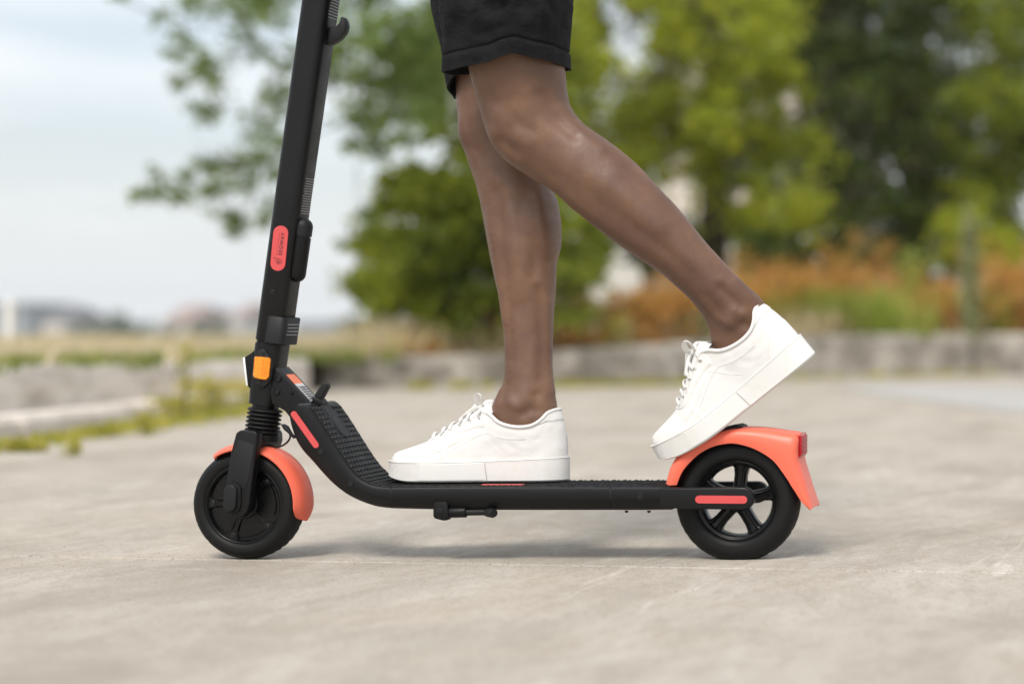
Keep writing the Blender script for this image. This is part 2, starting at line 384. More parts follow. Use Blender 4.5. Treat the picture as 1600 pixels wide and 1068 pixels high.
# pavement: sub base with concrete slabs on it; the joint between them runs just under the wheels
pav = tag(build('pavement', abox(-16, 10, -5.5, 17, -3.05, -0.009), M['joint_sand'], smooth=0), kind='structure')
ja, jb = G(0, 868), G(1600, 895); jd = (jb - ja) / (jb.x - ja.x)
def joint_y(x): return ja.y + jd.y * (x - ja.x)
xs = np.concatenate([np.linspace(-16, -1.6, 12)[:-1], np.linspace(-1.6, 1.9, 420), np.linspace(1.9, 10, 8)[1:]])
def slab(side):
    edge = []
    for x in xs:
        w = 0.0032 + 0.0026 * noisy(x * 9, side * 5) + 0.0022 * noisy(x * 55, side * 3) + 0.004 * max(0, noisy(x * 4, side * 7 + 2) - 0.25)
        edge.append((x, joint_y(x) + side * max(0.0008, w)))
    far = 16.8 if side > 0 else -5.4
    poly = edge + [(10, far), (-16, far)]
    n = len(poly); V = [(a, b, 0.0) for a, b in poly] + [(a, b, -0.02) for a, b in poly]
    # a chipped shoulder: top edge vertices pulled down a little
    m = len(edge)
    V2 = [(a, b + side * 0.004, 0.0) for a, b in edge] + [(10, far, 0), (-16, far, 0)]
    V2 += [(a, b, -0.0025 - 0.002 * abs(noisy(a * 60, side))) for a, b in edge]
    V2 += [(a, b, -0.02) for a, b in edge]
    F = [tuple(range(m + 2))]
    for i in range(m - 1):
        F.append((i, i + 1, m + 2 + i + 1, m + 2 + i)); F.append((m + 2 + i, m + 2 + i + 1, 2 * m + 2 + i + 1, 2 * m + 2 + i))
    o = build('concrete_slab', (V2, F), M['ground'], pav, smooth=0)
    if o.data.polygons[0].normal.z < 0: o.data.flip_normals()
    return o
slab(1); slab(-1)
# loose grit and crumbs of mortar lying on the slabs
gv, gt = [], []
for k in range(5200):
    x = random.uniform(-2.6, 2.2)
    y = joint_y(x) + random.gauss(0, .012) if k < 900 else -.9 + 2.6 * random.random() ** 1.3
    r = random.uniform(.0006, .0021) * (1.25 if random.random() < .08 else .8); q = len(gv); a = random.uniform(0, 6.28)
    for j in range(4): gv.append((x + r * math.cos(a + j * 1.57) * random.uniform(.7, 1.2), y + r * math.sin(a + j * 1.57) * random.uniform(.7, 1.2), 0.0))
    gv.append((x, y, r * random.uniform(.5, 1.0)))
    for j in range(4): gt.append((q + j, q + (j + 1) % 4, q + 4))
GRIT = (gv, gt)
# plain grey patch far right, flush sheets 4 mm above
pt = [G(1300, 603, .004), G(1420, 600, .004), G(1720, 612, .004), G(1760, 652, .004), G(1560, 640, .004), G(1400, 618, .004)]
tag(build('ground_patch', (cr_path(pt + [pt[0]], 6)[:-1], [tuple(range(36))]), M['patch_grey'], smooth=0), kind='structure')

def at(px, d, z=0.0): return Vector((X(px, d - DIST), d - DIST, z))
def wall_run(name, front, tops, thick, mat, label, cat, block, z0=-0.02, chip=0.022, seed=1):
    """front: list of ground points along the visible face, tops: heights; built from separate blocks"""
    root = thing(name, front[len(front) // 2], label, cat)
    path = cr_path([(p.x, p.y, t) for p, t in zip(front, tops)], 40)
    acc = [0]
    for a, b in zip(path, path[1:]): acc.append(acc[-1] + (Vector((b.x, b.y)) - Vector((a.x, a.y))).length)
    def pos(s):
        i = int(np.clip(np.searchsorted(acc, s) - 1, 0, len(path) - 2)); t = (s - acc[i]) / max(1e-6, acc[i + 1] - acc[i])
        return path[i].lerp(path[i + 1], t)
    s = 0.0; rr = random.Random(seed)
    while s < acc[-1] - 0.2:
        e = min(acc[-1], s + block * rr.uniform(0.85, 1.15)); k = 14
        rings = []
        out = rr.uniform(-0.006, 0.006); dz = rr.uniform(-0.006, 0.006)
        for i in range(k + 1):
            q = pos(s + 0.006 + (e - s - 0.012) * i / k); q2 = pos(s + 0.006 + (e - s - 0.012) * i / k + 0.02)
            d = (q2 - q); d.z = 0; d.normalize(); nrm = Vector((-d.y, d.x, 0))   # away from the camera
            j = lambda a: chip * noisy(q.x * 7 + a, q.y * 7, 1.0, seed)
            zt = q.z + dz
            f = Vector((q.x, q.y, 0)) + nrm * out
            rings.append([f + nrm * j(0) + Vector((0, 0, z0)), f + nrm * (j(3) * 1.3) + Vector((0, 0, zt * 0.35)), f + nrm * (j(5)) + Vector((0, 0, zt * 0.7)),
                          f + nrm * (0.004 + j(9)) + Vector((0, 0, zt - 0.025 + j(2) * 1.6 - abs(j(14)))), f + nrm * (0.025 + j(9)) + Vector((0, 0, zt + j(2) * 0.6)),
                          f + nrm * thick + Vector((0, 0, zt)), f + nrm * thick + Vector((0, 0, z0))])
        build('wall_block', loft(rings), mat, root, smooth=40)
        s = e
    return root
lf = [at(-260, 5.95), at(0, 7.17), at(250, 9.1), at(500, 11.1)]
wall_run('retaining_wall', lf, [0.255, 0.25, 0.225, 0.205], 0.35, M['wall_pale'], 'low pale weathered concrete wall running off to the left behind a weedy kerb', 'wall', 2.6, chip=0.012, seed=3)
kf = [at(-260, 5.4), at(0, 6.62), at(220, 8.1), at(490, 10.5)]
wall_run('stone_kerb', kf, [0.075, 0.078, 0.062, 0.04], 0.62, M['wall_pale'], 'flat stone kerb step at the foot of the pale concrete wall', 'kerb', 1.6, chip=0.008, seed=8)
rf = [at(505, 11.6), at(700, 12.1), at(1000, 12.7), at(1300, 14.1), at(1800, 15.8)]
wall_run('boundary_wall', rf, [0.205, 0.20, 0.25, 0.315, 0.325], 0.35, M['wall_grey'], 'low grey concrete wall in front of the rusty bushes', 'wall', 2.3, seed=5)

# raised ground behind the walls
front = [(-300, 5.95 + .3, .22), (0, 7.47, .215), (250, 9.4, .19), (500, 11.6, .175), (700, 12.35, .175), (1000, 13.0, .22), (1300, 14.4, .285), (1850, 16.2, .295)]
fp = np.array([f_[0] for f_ in front]); fd = np.array([f_[1] for f_ in front]); fz = np.array([f_[2] for f_ in front])
def bank_z(px, d):
    d0 = np.interp(px, fp, fd); z0 = np.interp(px, fp, fz)
    t = max(0.0, d - d0)
    rise = np.interp(px, [0, 500, 700, 1000, 1600], [0.000, 0.003, 0.018, 0.022, 0.022])
    return z0 + rise * min(t, 9) + 0.012 * noisy(px * 0.02, d * 1.3)
V, F = [], []; cols = list(range(-300, 1851, 50)); rows = 22
for i, px in enumerate(cols):
    d0 = float(np.interp(px, fp, fd)) - 0.1
    d1 = float(np.interp(px, [-300, 500, 700, 1900], [25, 25, 34, 34]))
    for j in range(rows):
        d = d0 + (d1 - d0) * (j / (rows - 2)) ** 1.2 if j < rows - 1 else d1 + 1.0
        V.append(at(px, d, bank_z(px, d) if j < rows - 1 else -3.1))
for i in range(len(cols) - 1):
    for j in range(rows - 1): F.append((i * rows + j, (i + 1) * rows + j, (i + 1) * rows + j + 1, i * rows + j + 1))
tag(build('embankment', (V, F), M['earth'], smooth=60), kind='structure')

# ------------------------------------------------------------------ blades, leaves
def blade_mesh(name, pts, hs, ws, mat, lean=0.35, parent=None, loc=None, kind='stuff', shape='blade'):
    """many two-triangle blades as one mesh, arrays in, fast"""
    n = len(pts); pts = np.asarray(pts); hs = np.asarray(hs); ws = np.asarray(ws)
    az = RNG.uniform(0, 2 * np.pi, n); la = RNG.uniform(0, 2 * np.pi, n); lm = RNG.uniform(0, lean, n) * hs
    side = np.stack([np.cos(az), np.sin(az), 0 * az], 1) * ws[:, None] * 0.5
    top = pts + np.stack([np.cos(la) * lm, np.sin(la) * lm, hs], 1)
    mid = pts * 0.5 + top * 0.5 + np.stack([0 * hs, 0 * hs, hs * 0.08], 1)
    V = np.stack([pts - side * 0.7, pts + side * 0.7, mid + side, top, mid - side], 1).reshape(-1, 3)
    base = np.arange(n)[:, None] * 5
    F = np.concatenate([base + [0, 1, 2, 4], ], 1)
    T = base + [4, 2, 3]
    return fast_mesh(name, V, F, T, mat, parent, loc, kind)
def fast_mesh(name, V, Q, T, mat, parent=None, loc=None, kind=None):
    base = origin_of(parent) if parent is not None else Vector(loc or (0, 0, 0))
    V = np.asarray(V, dtype=np.float32) - np.array(base, dtype=np.float32)
    Q = np.asarray(Q, dtype=np.int32).reshape(-1, 4) if Q is not None else np.zeros((0, 4), np.int32)
    T = np.asarray(T, dtype=np.int32).reshape(-1, 3) if T is not None else np.zeros((0, 3), np.int32)
    me = bpy.data.meshes.new(name); me.vertices.add(len(V)); me.vertices.foreach_set('co', V.ravel())
    me.loops.add(Q.size + T.size); me.loops.foreach_set('vertex_index', np.concatenate([Q.ravel(), T.ravel()]))
    nf = len(Q) + len(T); me.polygons.add(nf)
    st = np.concatenate([np.arange(len(Q)) * 4, len(Q) * 4 + np.arange(len(T)) * 3]).astype(np.int32)
    me.polygons.foreach_set('loop_start', st); me.update(calc_edges=True)
    me.materials.append(mat)
    o = bpy.data.objects.new(name, me); COL.objects.link(o); ROOTLOC[o] = base
    if parent is not None: o.parent = parent
    else: o.location = base
    if kind: o['kind'] = kind
    return o
def leaves(name, pts, size, mat, parent=None, flat=0.25, loc=None, kind=None, aspect=0.55):
    """folded pointed leaves (two triangles sharing the midrib... four corners) at points"""
    pts = np.asarray(pts); n = len(pts)
    s = size * RNG.uniform(0.65, 1.3, n)
    d = RNG.normal(size=(n, 3)); d[:, 2] = d[:, 2] * 0.6 - 0.25; d /= np.linalg.norm(d, axis=1)[:, None]
    u = RNG.normal(size=(n, 3)); u[:, 2] += 1.2
    sd_ = np.cross(d, u); sd_ /= np.linalg.norm(sd_, axis=1)[:, None]
    nr = np.cross(sd_, d)
    tip = pts + d * s[:, None]; mid = pts + d * (s * 0.45)[:, None]
    w = (s * aspect * 0.5)[:, None]
    l = mid + sd_ * w + nr * w * flat; r = mid - sd_ * w + nr * w * flat
    V = np.stack([pts, l, tip, r], 1).reshape(-1, 3); b = np.arange(n)[:, None] * 4
    return fast_mesh(name, V, None, np.concatenate([b + [0, 1, 2], b + [0, 2, 3]], 0), mat, parent, loc, kind)
def blob_points(c, r, n, hollow=0.35):
    v = RNG.normal(size=(n, 3)); v /= np.linalg.norm(v, axis=1)[:, None]
    rad = (hollow + (1 - hollow) * RNG.uniform(0, 1, n) ** 0.6)[:, None]
    return np.array(c) + v * rad * np.array(r)

tag(fast_mesh('grit', GRIT[0], None, GRIT[1], M['grit']), 'fine sandy grit scattered over the concrete', 'grit', kind='stuff')
def bank_scatter(n, px0, px1, dmin=0.0, dmax=8.0, dens=None):
    out = []
    for _ in range(n):
        px = random.uniform(px0, px1); d0 = float(np.interp(px, fp, fd)); d = d0 + dmin + (dmax - dmin) * random.random() ** 1.3
        if dens and not dens(px, d): continue
        out.append(at(px, d, bank_z(px, d) - 0.005))
    return out
pts = bank_scatter(15000, -250, 620, 0.02, 9.0)
tag(blade_mesh('dry_grass', pts, RNG.uniform(0.04, 0.14, len(pts)), RNG.uniform(0.006, 0.016, len(pts)), M['straw'], 0.8), 'pale dry grass on the bank above the left wall', 'grass')
pts = bank_scatter(17000, 560, 1800, 0.02, 4.0)
tag(blade_mesh('dry_grass', pts, RNG.uniform(0.08, 0.30, len(pts)), RNG.uniform(0.008, 0.02, len(pts)), M['straw'], 0.8), 'tall straw coloured grass around the rusty bushes', 'grass')
pts = bank_scatter(11000, -250, 620, -0.32, 3.0, lambda px, d: noisy(px * 0.012, d * 0.9, 1, 4) > 0.02 or d < np.interp(px, fp, fd) + 0.5 and noisy(px * 0.02, 3) > -0.2)
tag(blade_mesh('green_grass', pts, RNG.uniform(0.03, 0.10, len(pts)), RNG.uniform(0.006, 0.014, len(pts)), M['grass'], 0.7), 'green grass along the top edge of the left wall', 'grass')

# weeds along the foot of the kerb
def line_scatter(a, b, n, w, dens=None):
    a, b = Vector(a), Vector(b); d = (b - a).normalized(); s = Vector((-d.y, d.x, 0)); out = []
    for _ in range(n):
        t = random.random(); p = a.lerp(b, t) + s * random.gauss(0, w)
        if dens and not dens(t): continue
        out.append(p)
    return out
wp = line_scatter(G(-160, 722), G(0, 703), 120, 0.06) + line_scatter(G(0, 703), G(200, 672), 380, 0.05, lambda t: noisy(t * 9, 3) > -0.25) + line_scatter(G(200, 672), G(420, 640), 700, 0.07, lambda t: noisy(t * 9, 8) > -0.3)
wp = [(p[0], p[1], 0.0) for p in wp]
tag(blade_mesh('weeds', wp, RNG.uniform(0.012, 0.045, len(wp)), RNG.uniform(0.008, 0.022, len(wp)), M['weed'], 1.0), 'low green weeds in the crack between pavement and kerb', 'weeds')
wp = line_scatter(G(640, 608), G(830, 606), 900, 0.07, lambda t: noisy(t * 6, 1) > 0) + line_scatter(G(860, 606), G(1090, 601), 500, 0.06) + line_scatter(G(1130, 596), G(1560, 586), 260, 0.05)
tag(blade_mesh('weeds', [(p[0], p[1], 0) for p in wp], RNG.uniform(0.015, 0.06, len(wp)), RNG.uniform(0.010, 0.024, len(wp)), M['weed'], 1.0), 'sparse weeds along the foot of the grey wall', 'weeds')

def weed_plant(name, base, h, r, n, label, mat='weed', flowers=0, size=0.03, group=None, stems=4, cat='plant', conic=False):
    root = thing(name, base, label, cat, group)
    st = []; ends = []
    for k in range(stems):
        a = random.uniform(0, 6.28); rr = r * random.uniform(0.1, 0.9); hh = h * random.uniform(0.7, 1.0)
        p0 = Vector(base); p1 = p0 + Vector((math.cos(a) * rr * 0.35, math.sin(a) * rr * 0.35, hh * 0.55)); p2 = p0 + Vector((math.cos(a) * rr, math.sin(a) * rr, hh))
        pa = cr_path([p0, p1, p2], 5); st.append(tube(pa, list(np.linspace(h * 0.012, h * 0.004, len(pa))), 5)); ends.append(pa)
    build('stem', join(*st), M['stem'], root, smooth=60)
    pts = []
    for k in range(n):
        pa = random.choice(ends); t = random.random() ** 0.8; q = pa[min(len(pa) - 1, int(t * len(pa)))]
        w = r * (0.45 * (1.1 - t) if conic else 0.35)
        pts.append(q + Vector((random.gauss(0, w), random.gauss(0, w), random.gauss(0, h * 0.05))))
    for q in pts: q.z = max(q.z, base[2] + 0.005)
    leaves('foliage', [tuple(q) for q in pts], size, M[mat], root)
    if flowers:
        fl = [random.choice(ends)[-1] + Vector((random.gauss(0, r * 0.5), random.gauss(0, r * 0.5), random.gauss(-h * 0.08, h * 0.12))) for _ in range(flowers)]
        leaves('flower', [tuple(q) for q in fl], 0.022, M['flower'], root, aspect=0.9, kind='stuff')
    return root
yl = ['bushy yellow flowering weed nearest the scooter stem beside the kerb', 'yellow flowering weed left of the bushiest one along the kerb', 'small yellow flowering weed furthest along the kerb']
weed_plant('flowering_weed', G(330, 643), 0.15, 0.14, 360, yl[0], flowers=90, group='yellow flowering weeds by the kerb', stems=9)
weed_plant('flowering_weed', G(285, 653), 0.11, 0.10, 220, yl[1], flowers=30, group='yellow flowering weeds by the kerb', stems=7)
weed_plant('flowering_weed', G(392, 637), 0.15, 0.14, 300, yl[2], flowers=50, group='yellow flowering weeds by the kerb', stems=7)
weed_plant('tall_weed', G(290, 660), 0.36, 0.04, 90, 'tall thin weed standing up in front of the pale wall', size=0.03, stems=4)
weed_plant('leafy_weed', G(228, 680), 0.10, 0.05, 110, 'leafy weed with a raised stem at the kerb edge', size=0.026, stems=5)
weed_plant('leafy_weed', G(160, 682), 0.05, 0.05, 80, 'squat leafy weed in the kerb crack left of the raised one', size=0.03, stems=5)
weed_plant('leafy_weed', G(40, 706), 0.045, 0.08, 110, 'spreading weed clump at the outer end of the kerb', size=0.03, stems=6)
weed_plant('leafy_weed', G(115, 712), 0.04, 0.03, 50, 'tiny weed growing out on the open concrete', size=0.025, stems=4)

# ------------------------------------------------------------------ electric scooter
SCO = thing('electric_scooter', (X(770), 0, 0), 'black folding electric scooter with coral mudguards on the concrete', 'scooter')
def on(name, vf, mat, parent=None, **k): return build(name, vf, M[mat], parent or SCO, **k)
def bolt_at(name, p, r, parent, axis=(0, -1, 0), mat='bolt', h=0.002):
    a = Vector(axis)
    prof = [(r, -0.001), (r, h * 0.7), (r * 0.85, h), (r * 0.5, h), (r * 0.42, h * 0.35), (0.0002, h * 0.35)]
    return build(name, lathe(prof, p, a, 18), M[mat], parent)
def rrect(a, b, r, n=4):
    out = []
    for cx, cy, a0 in ((a / 2 - r, b / 2 - r, 0), (-a / 2 + r, b / 2 - r, 90), (-a / 2 + r, -b / 2 + r, 180), (a / 2 - r, -b / 2 + r, 270)):
        for k in range(n + 1):
            t = math.radians(a0 + 90 * k / n); out.append((cx + r * math.cos(t), cy + r * math.sin(t)))
    return out
S0, S1 = P(412.8, 631), P(501.7, 0)
ST = (S1 - S0).normalized(); SP = Vector((ST.z, 0, -ST.x))          # along the stem; towards the rider
def stem_at(py): return S0 + (S1 - S0) * ((631 - py) / 631)
def stem_loft(specs):
    return loft([[stem_at(py) + SP * (u + off) + Vector((0, v, 0)) for u, v in rrect(a, b, r)] for py, a, b, r, off in specs])
on('stem', stem_loft([(532, .0440, .0555, .010, .001), (530, .0468, .0580, .0140, .001), (300, .0472, .0583, .0140, 0), (0, .0484, .0583, .0140, 0), (-170, .0486, .0585, .0140, 0), (-330, .0486, .0585, .0140, 0)]), 'metal_black', smooth=30)
on('stem_ring', stem_loft([(537, .041, .051, .012, .0), (531, .041, .051, .012, .0)]), 'plastic_black')
on('head_tube', stem_loft([(536.5, .0455, .0535, .0135, .000), (560, .0455, .053, .0135, .000), (612, .045, .051, .014, .001), (631, .043, .050, .015, .001)]), 'metal_black', smooth=30)
on('collar', stem_loft([(629, .038, .044, .016, .003), (637, .038, .044, .016, .003)]), 'plastic_black')
# rubber boot of the fork
bo = []
for k in range(6):
    h0 = -0.0065 - k * 0.0072
    bo += [(0.0225, h0 - 0.0002), (0.0275, h0 - 0.0022), (0.0282, h0 - 0.0036), (0.0275, h0 - 0.0050), (0.0225, h0 - 0.0070)]
bo += [(0.0285, -0.0515), (0.0290, -0.0530), (0.0290, -0.0620), (0.020, -0.0625)]
on('fork_boot', lathe(bo, S0 + SP * 0.003, ST, 40), 'rubber', smooth=40)
# sticker on the side of the stem
YS = -0.0292
def side_patch(name, p, q, r, y, mat, parent=None, th=0.0008, n=10):
    pts = capsule_outline((X(p[0], y), Z(p[1], y)), (X(q[0], y), Z(q[1], y)), r, n)
    return build(name, prism(pts, y - th, y + 0.0006), M[mat], parent or SCO, smooth=40)
stk = side_patch('sticker', (438.9, 364.0), (434.4, 411.5), 0.0127, YS, 'coral_strip')
text('lettering', 'SEGWAY', 0.0086, M['print_black'], stk, P(440.2, 381.0, YS - 0.0011), ST, -SP, spacing=1.22)
def strokes(name, segs, mat, parent, r=0.00028):
    return build(name, join(*[tube(s, r, 5) for s in segs]), M[mat], parent)
YT = YS - 0.0011
dash = [[P(434.6 + 0.141 * (410 - py) - 1.2 - 3.0, py, YT), P(434.6 + 0.141 * (410 - py) - 1.2 - 3.0 + 0.14 * 1.4, py - 1.4, YT)] for py in np.linspace(398, 366, 11)]
d2 = strokes('small_print', dash, 'print_black', stk, 0.00035); d2['kind'] = 'stuff'
lg = [[P(a, b, YT) for a, b in s] for s in ([(431.2, 403.5), (438.5, 405), (440.0, 407), (439.0, 410.5), (436.5, 411.8)], [(430.5, 405.5), (433, 411.5)], [(433, 405.5), (435, 410.5)], [(435.5, 406), (436.8, 408.8), (432.8, 412.8)])]
strokes('logo', lg, 'print_black', stk, 0.00040)
on('logo_dot', disc_stack(P(428.9, 402.6, YT), (0, -1, 0), [(0.0011, -0.0002), (0.0011, 0.0003)], 14), 'print_black', stk)
bolt_at('screw', P(425.6, 455.8, YS), 0.0044, SCO, mat='plastic_grey', h=0.0012)
for py in (494, 518, 531):
    c = stem_at(py) - SP * 0.0228
    on('screw', disc_stack(c, -SP, [(0.003, -0.001), (0.003, 0.0016), (0.002, 0.0028)], 14), 'bolt')
for py in (118, 201, 264):
    c = stem_at(py) + SP * 0.0236
    on('rivet', disc_stack(c, SP, [(0.0026, -0.001), (0.0026, 0.0002), (0.0012, 0.0003)], 14), 'bolt')
# bag hook
on('bag_hook', pxprism([(512, 44), (517, 42), (525, 41), (529.5, 36), (531.5, 30), (532.8, 26), (536, 26.5), (539.5, 33), (540.5, 41), (538, 50), (530.5, 60), (520, 67.5), (510, 71)], -0.009, 0.018), 'plastic_grey', bevel=0.0018)
# folding lever on the rear face
lc = lambda py: stem_at(py) + SP * 0.0268 + Vector((0, -0.0045, 0))
def cap_tube(p0, p1, r, round0=True, round1=True):
    d = (p1 - p0).normalized(); L_ = (p1 - p0).length; path, rad = [], []
    if round0:
        for k in range(7):
            a = math.pi / 2 * k / 6; path.append(p0 + d * r * (1 - math.cos(a))); rad.append(max(0.0003, r * math.sin(a)))
    else: path.append(p0); rad.append(r)
    if round1:
        for k in range(7):
            a = math.pi / 2 * k / 6; path.append(p1 - d * r * (1 - math.sin(a))); rad.append(max(0.0003, r * math.cos(a)))
    else: path.append(p1); rad.append(r)
    return tube(path, rad, 24)
lv = on('folding_lever', cap_tube(lc(437.5), lc(367.2), 0.0146, True, False), 'plastic_black')
on('lever_cap', cap_tube(lc(365.4), lc(337.5), 0.0152, False, True), 'plastic_grey', lv)
on('lever_gap', cap_tube(lc(368), lc(364.5), 0.0128, False, False), 'print_black', lv)
# clamp block low on the stem with its printed warning
blk = on('clamp_cover', stem_loft([(535.2, .0005, .0005, .0002, .0135), (535, .0315, .060, .009, .0135), (534, .0345, .0635, .0095, .0135), (494, .0345, .0635, .0095, .0135), (492.8, .0325, .061, .009, .0135), (492.6, .0005, .0005, .0002, .0135)]), 'plastic_grey', smooth=45)
def print_rows(name, py0, py1, rows, u0, u1, depth, off, parent, mat='print_white', seed=0, along=False, r=0.00042):
    """rows of tiny unreadable print on the rider-facing side of the stem"""
    rr = random.Random(seed); parts = []
    for i in range(rows):
        py = py0 + (py1 - py0) * i / max(1, rows - 1); c = stem_at(py) + SP * off
        u = u0 + rr.uniform(0, 0.15) * (u1 - u0)
        while u < u1:
            w = rr.uniform(0.0012, 0.0034); e = min(u1, u + w)
            parts.append(box(c + Vector((0, (u + e) / 2, 0)), ST, (0, 1, 0), SP, r, (e - u) / 2, 0.00015)); u = e + 0.0009
    o = build(name, join(*parts), M[mat], parent, smooth=0); o['kind'] = 'stuff'; return o
print_rows('warning_print', 503, 519, 4, -0.021, 0.021, 0, 0.0135 + 0.01725 + 0.0002, blk, seed=1)
print_rows('warning_print', 474.5, 481.5, 3, -0.015, 0.018, 0, 0.0236, SCO, seed=2, r=0.0009)
print_rows('warning_print', 277, 331, 15, -0.017, 0.017, 0, 0.0240, SCO, seed=3, r=0.00055, mat='label_grey')
print_rows('warning_print', -20, 26, 11, -0.018, 0.018, 0, 0.0242, SCO, seed=4, r=0.0005)
# reflector and headlight
YR = -0.0268
rf_ = on('reflector_plate', pxprism([(402, 548), (406, 545.2), (411, 545), (415, 548.5), (423, 559), (425, 565), (424, 590), (419, 598), (413, 604), (408, 606), (403, 603.5), (398.5, 596), (395, 585), (396, 561), (399, 552)], YR - 0.004, 0.006), 'plastic_grey', bevel=0.0012)
ya = YR - 0.0045
am = [(399, 556.5), (408.5, 557), (421, 558.6), (423.6, 561.5), (421, 589), (416, 593.5), (405.5, 592.6), (397.3, 590), (395, 586), (397.2, 559)]
V = [P(a, b, ya) for a, b in am] + [P(409 + (a - 409) * 0.90, 575 + (b - 575) * 0.92, ya - 0.004) for a, b in am]
on('reflector', (V, [tuple(range(10, 20))] + [(i, (i + 1) % 10, (i + 1) % 10 + 10, i + 10) for i in range(10)]), 'amber', rf_, smooth=0)
hx = []
for i in range(7):
    for j in range(10):
        c = P(410 + i * 1.75 + (j % 2) * 0.85 - j * 0.28, 561.5 + j * 2.9, ya - 0.0042)
        hx.append(lathe([(0.0008, 0), (0.0005, 0.0005)], c, (0, -1, 0), 6))
hx = build('reflector_prism', join(*hx), M['amber'], rf_, smooth=0); hx['kind'] = 'stuff'
bolt_at('screw', P(411.2, 551.2, YR - 0.004), 0.0032, rf_); bolt_at('screw', P(405, 597.2, YR - 0.004), 0.0032, rf_)
hl = on('headlight', pxprism([(398, 546), (391, 552), (381.5, 557.5), (386.5, 603), (390, 607), (398, 607)], -0.021, 0.042), 'plastic_black', bevel=0.002)
on('lens', pxprism([(378.8, 557.8), (383.2, 558.4), (387.3, 602.5), (384.2, 602)], -0.019, 0.038), 'lamp_lens', hl, bevel=0.0008)

# ---- front wheel, fork and mudguard, steered a few degrees
FC = Vector((X(390.0), 0, 0.0957)); FR = 0.0957; STEER = -4.5
def steer(vf): return rotz(vf, FC, STEER)
def tyre(c, R, hw, rim, n=132, groove=36, flat=True):
    prof = [(rim, -hw * 0.72), (rim + (R - rim) * .12, -hw * 0.93), (rim + (R - rim) * .32, -hw), (rim + (R - rim) * .40, -hw * 0.985), (rim + (R - rim) * .44, -hw * .995), (rim + (R - rim) * .62, -hw * 0.94), (rim + (R - rim) * .80, -hw * 0.78),
            (rim + (R - rim) * .885, -hw * 0.635), (rim + (R - rim) * .93, -hw * .53), (rim + (R - rim) * .965, -hw * .40), (rim + (R - rim) * .99, -hw * .20)]
    prof = prof + [(R, 0)] + [(r, -h) for r, h in reversed(prof)]
    V, F = lathe(prof, c, (0, 1, 0), n, closed_profile=True)
    out = []
    for p in V:
        d = Vector(p) - c; h = d.y; rr = math.hypot(d.x, d.z); a = math.atan2(d.z, d.x)
        if abs(h) < hw * .66 and rr > rim + (R - rim) * .86:
            t = (a / (2 * math.pi) * groove + abs(h) / hw * 1.3) % 1.0
            if t < 0.28: rr -= 0.0016
        q = Vector((c.x + math.cos(a) * rr, p[1], c.z + math.sin(a) * rr))
        if flat: q.z = max(q.z, 0.0)
        out.append(q)
    return out, F
fw = on('front_wheel', steer(lathe([(0.0640, -0.0185), (0.0665, -0.0205), (0.0690, -0.0200), (0.0690, 0.0205), (0.0660, 0.0215), (0.0600, 0.0185), (0.0585, 0.0150), (0.001, 0.0150), (0.001, -0.0128), (0.0622, -0.0128), (0.0632, -0.0160)], FC, (0, 1, 0), 90, closed_profile=True)), 'gloss_black')
on('tyre', steer(tyre(FC, FR, 0.0240, 0.0670)), 'rubber', fw, smooth=50)
ba = [62 - 72 * k for k in range(5)]; ba = [44, -41, -110, 178, 108]
for a in ba:
    d = Vector((math.cos(math.radians(a)), 0, math.sin(math.radians(a)))); s = Vector((-d.z, 0, d.x)); yv = Vector((0, 1, 0))
    def pt(r, w, h): return FC + d * r + s * w - yv * h
    rb = [[pt(r, -w, 0.0115), pt(r, -w * 0.7, h), pt(r, w * 0.7, h), pt(r, w, 0.0115)] for r, w, h in ((0.012, 0.0085, 0.0180), (0.030, 0.0052, 0.0168), (0.046, 0.0055, 0.0168), (0.056, 0.0105, 0.0172), (0.0635, 0.0135, 0.0172))]
    on('hub_rib', steer(loft(rb)), 'gloss_black', fw, smooth=30)
    q = steer(([pt(0.0565, 0, 0.0172)], []))[0][0]
    bolt_at('bolt', q, 0.0040, fw, axis=Matrix.Rotation(math.radians(STEER), 3, 'Z') @ Vector((0, -1, 0)), h=0.0016)
on('hub_boss', steer(lathe([(0.026, 0.012), (0.0245, 0.019), (0.020, 0.021), (0.001, 0.021)], FC, (0, -1, 0), 40)), 'gloss_black', fw)
for a in (9, -75, -146, 143, 76):        # raised sector plates between the ribs
    d = lambda t: Vector((math.cos(math.radians(t)), 0, math.sin(math.radians(t))))
    V = []
    for hh in (0.0128, 0.0148):
        k = 0.0 if hh < 0.0135 else 0.0012
        V += [FC + d(a + t) * (0.0570 - k) - Vector((0, hh, 0)) for t in np.linspace(-29 + k * 900, 29 - k * 900, 9)]
        V += [FC + d(a + t) * (0.023 + k) - Vector((0, hh, 0)) for t in np.linspace(24 - k * 900, -24 + k * 900, 9)]
    on('hub_plate', steer((V, [tuple(range(18, 36))] + [(i, (i + 1) % 18, (i + 1) % 18 + 18, i + 18) for i in range(18)])), 'gloss_black', fw, smooth=25)
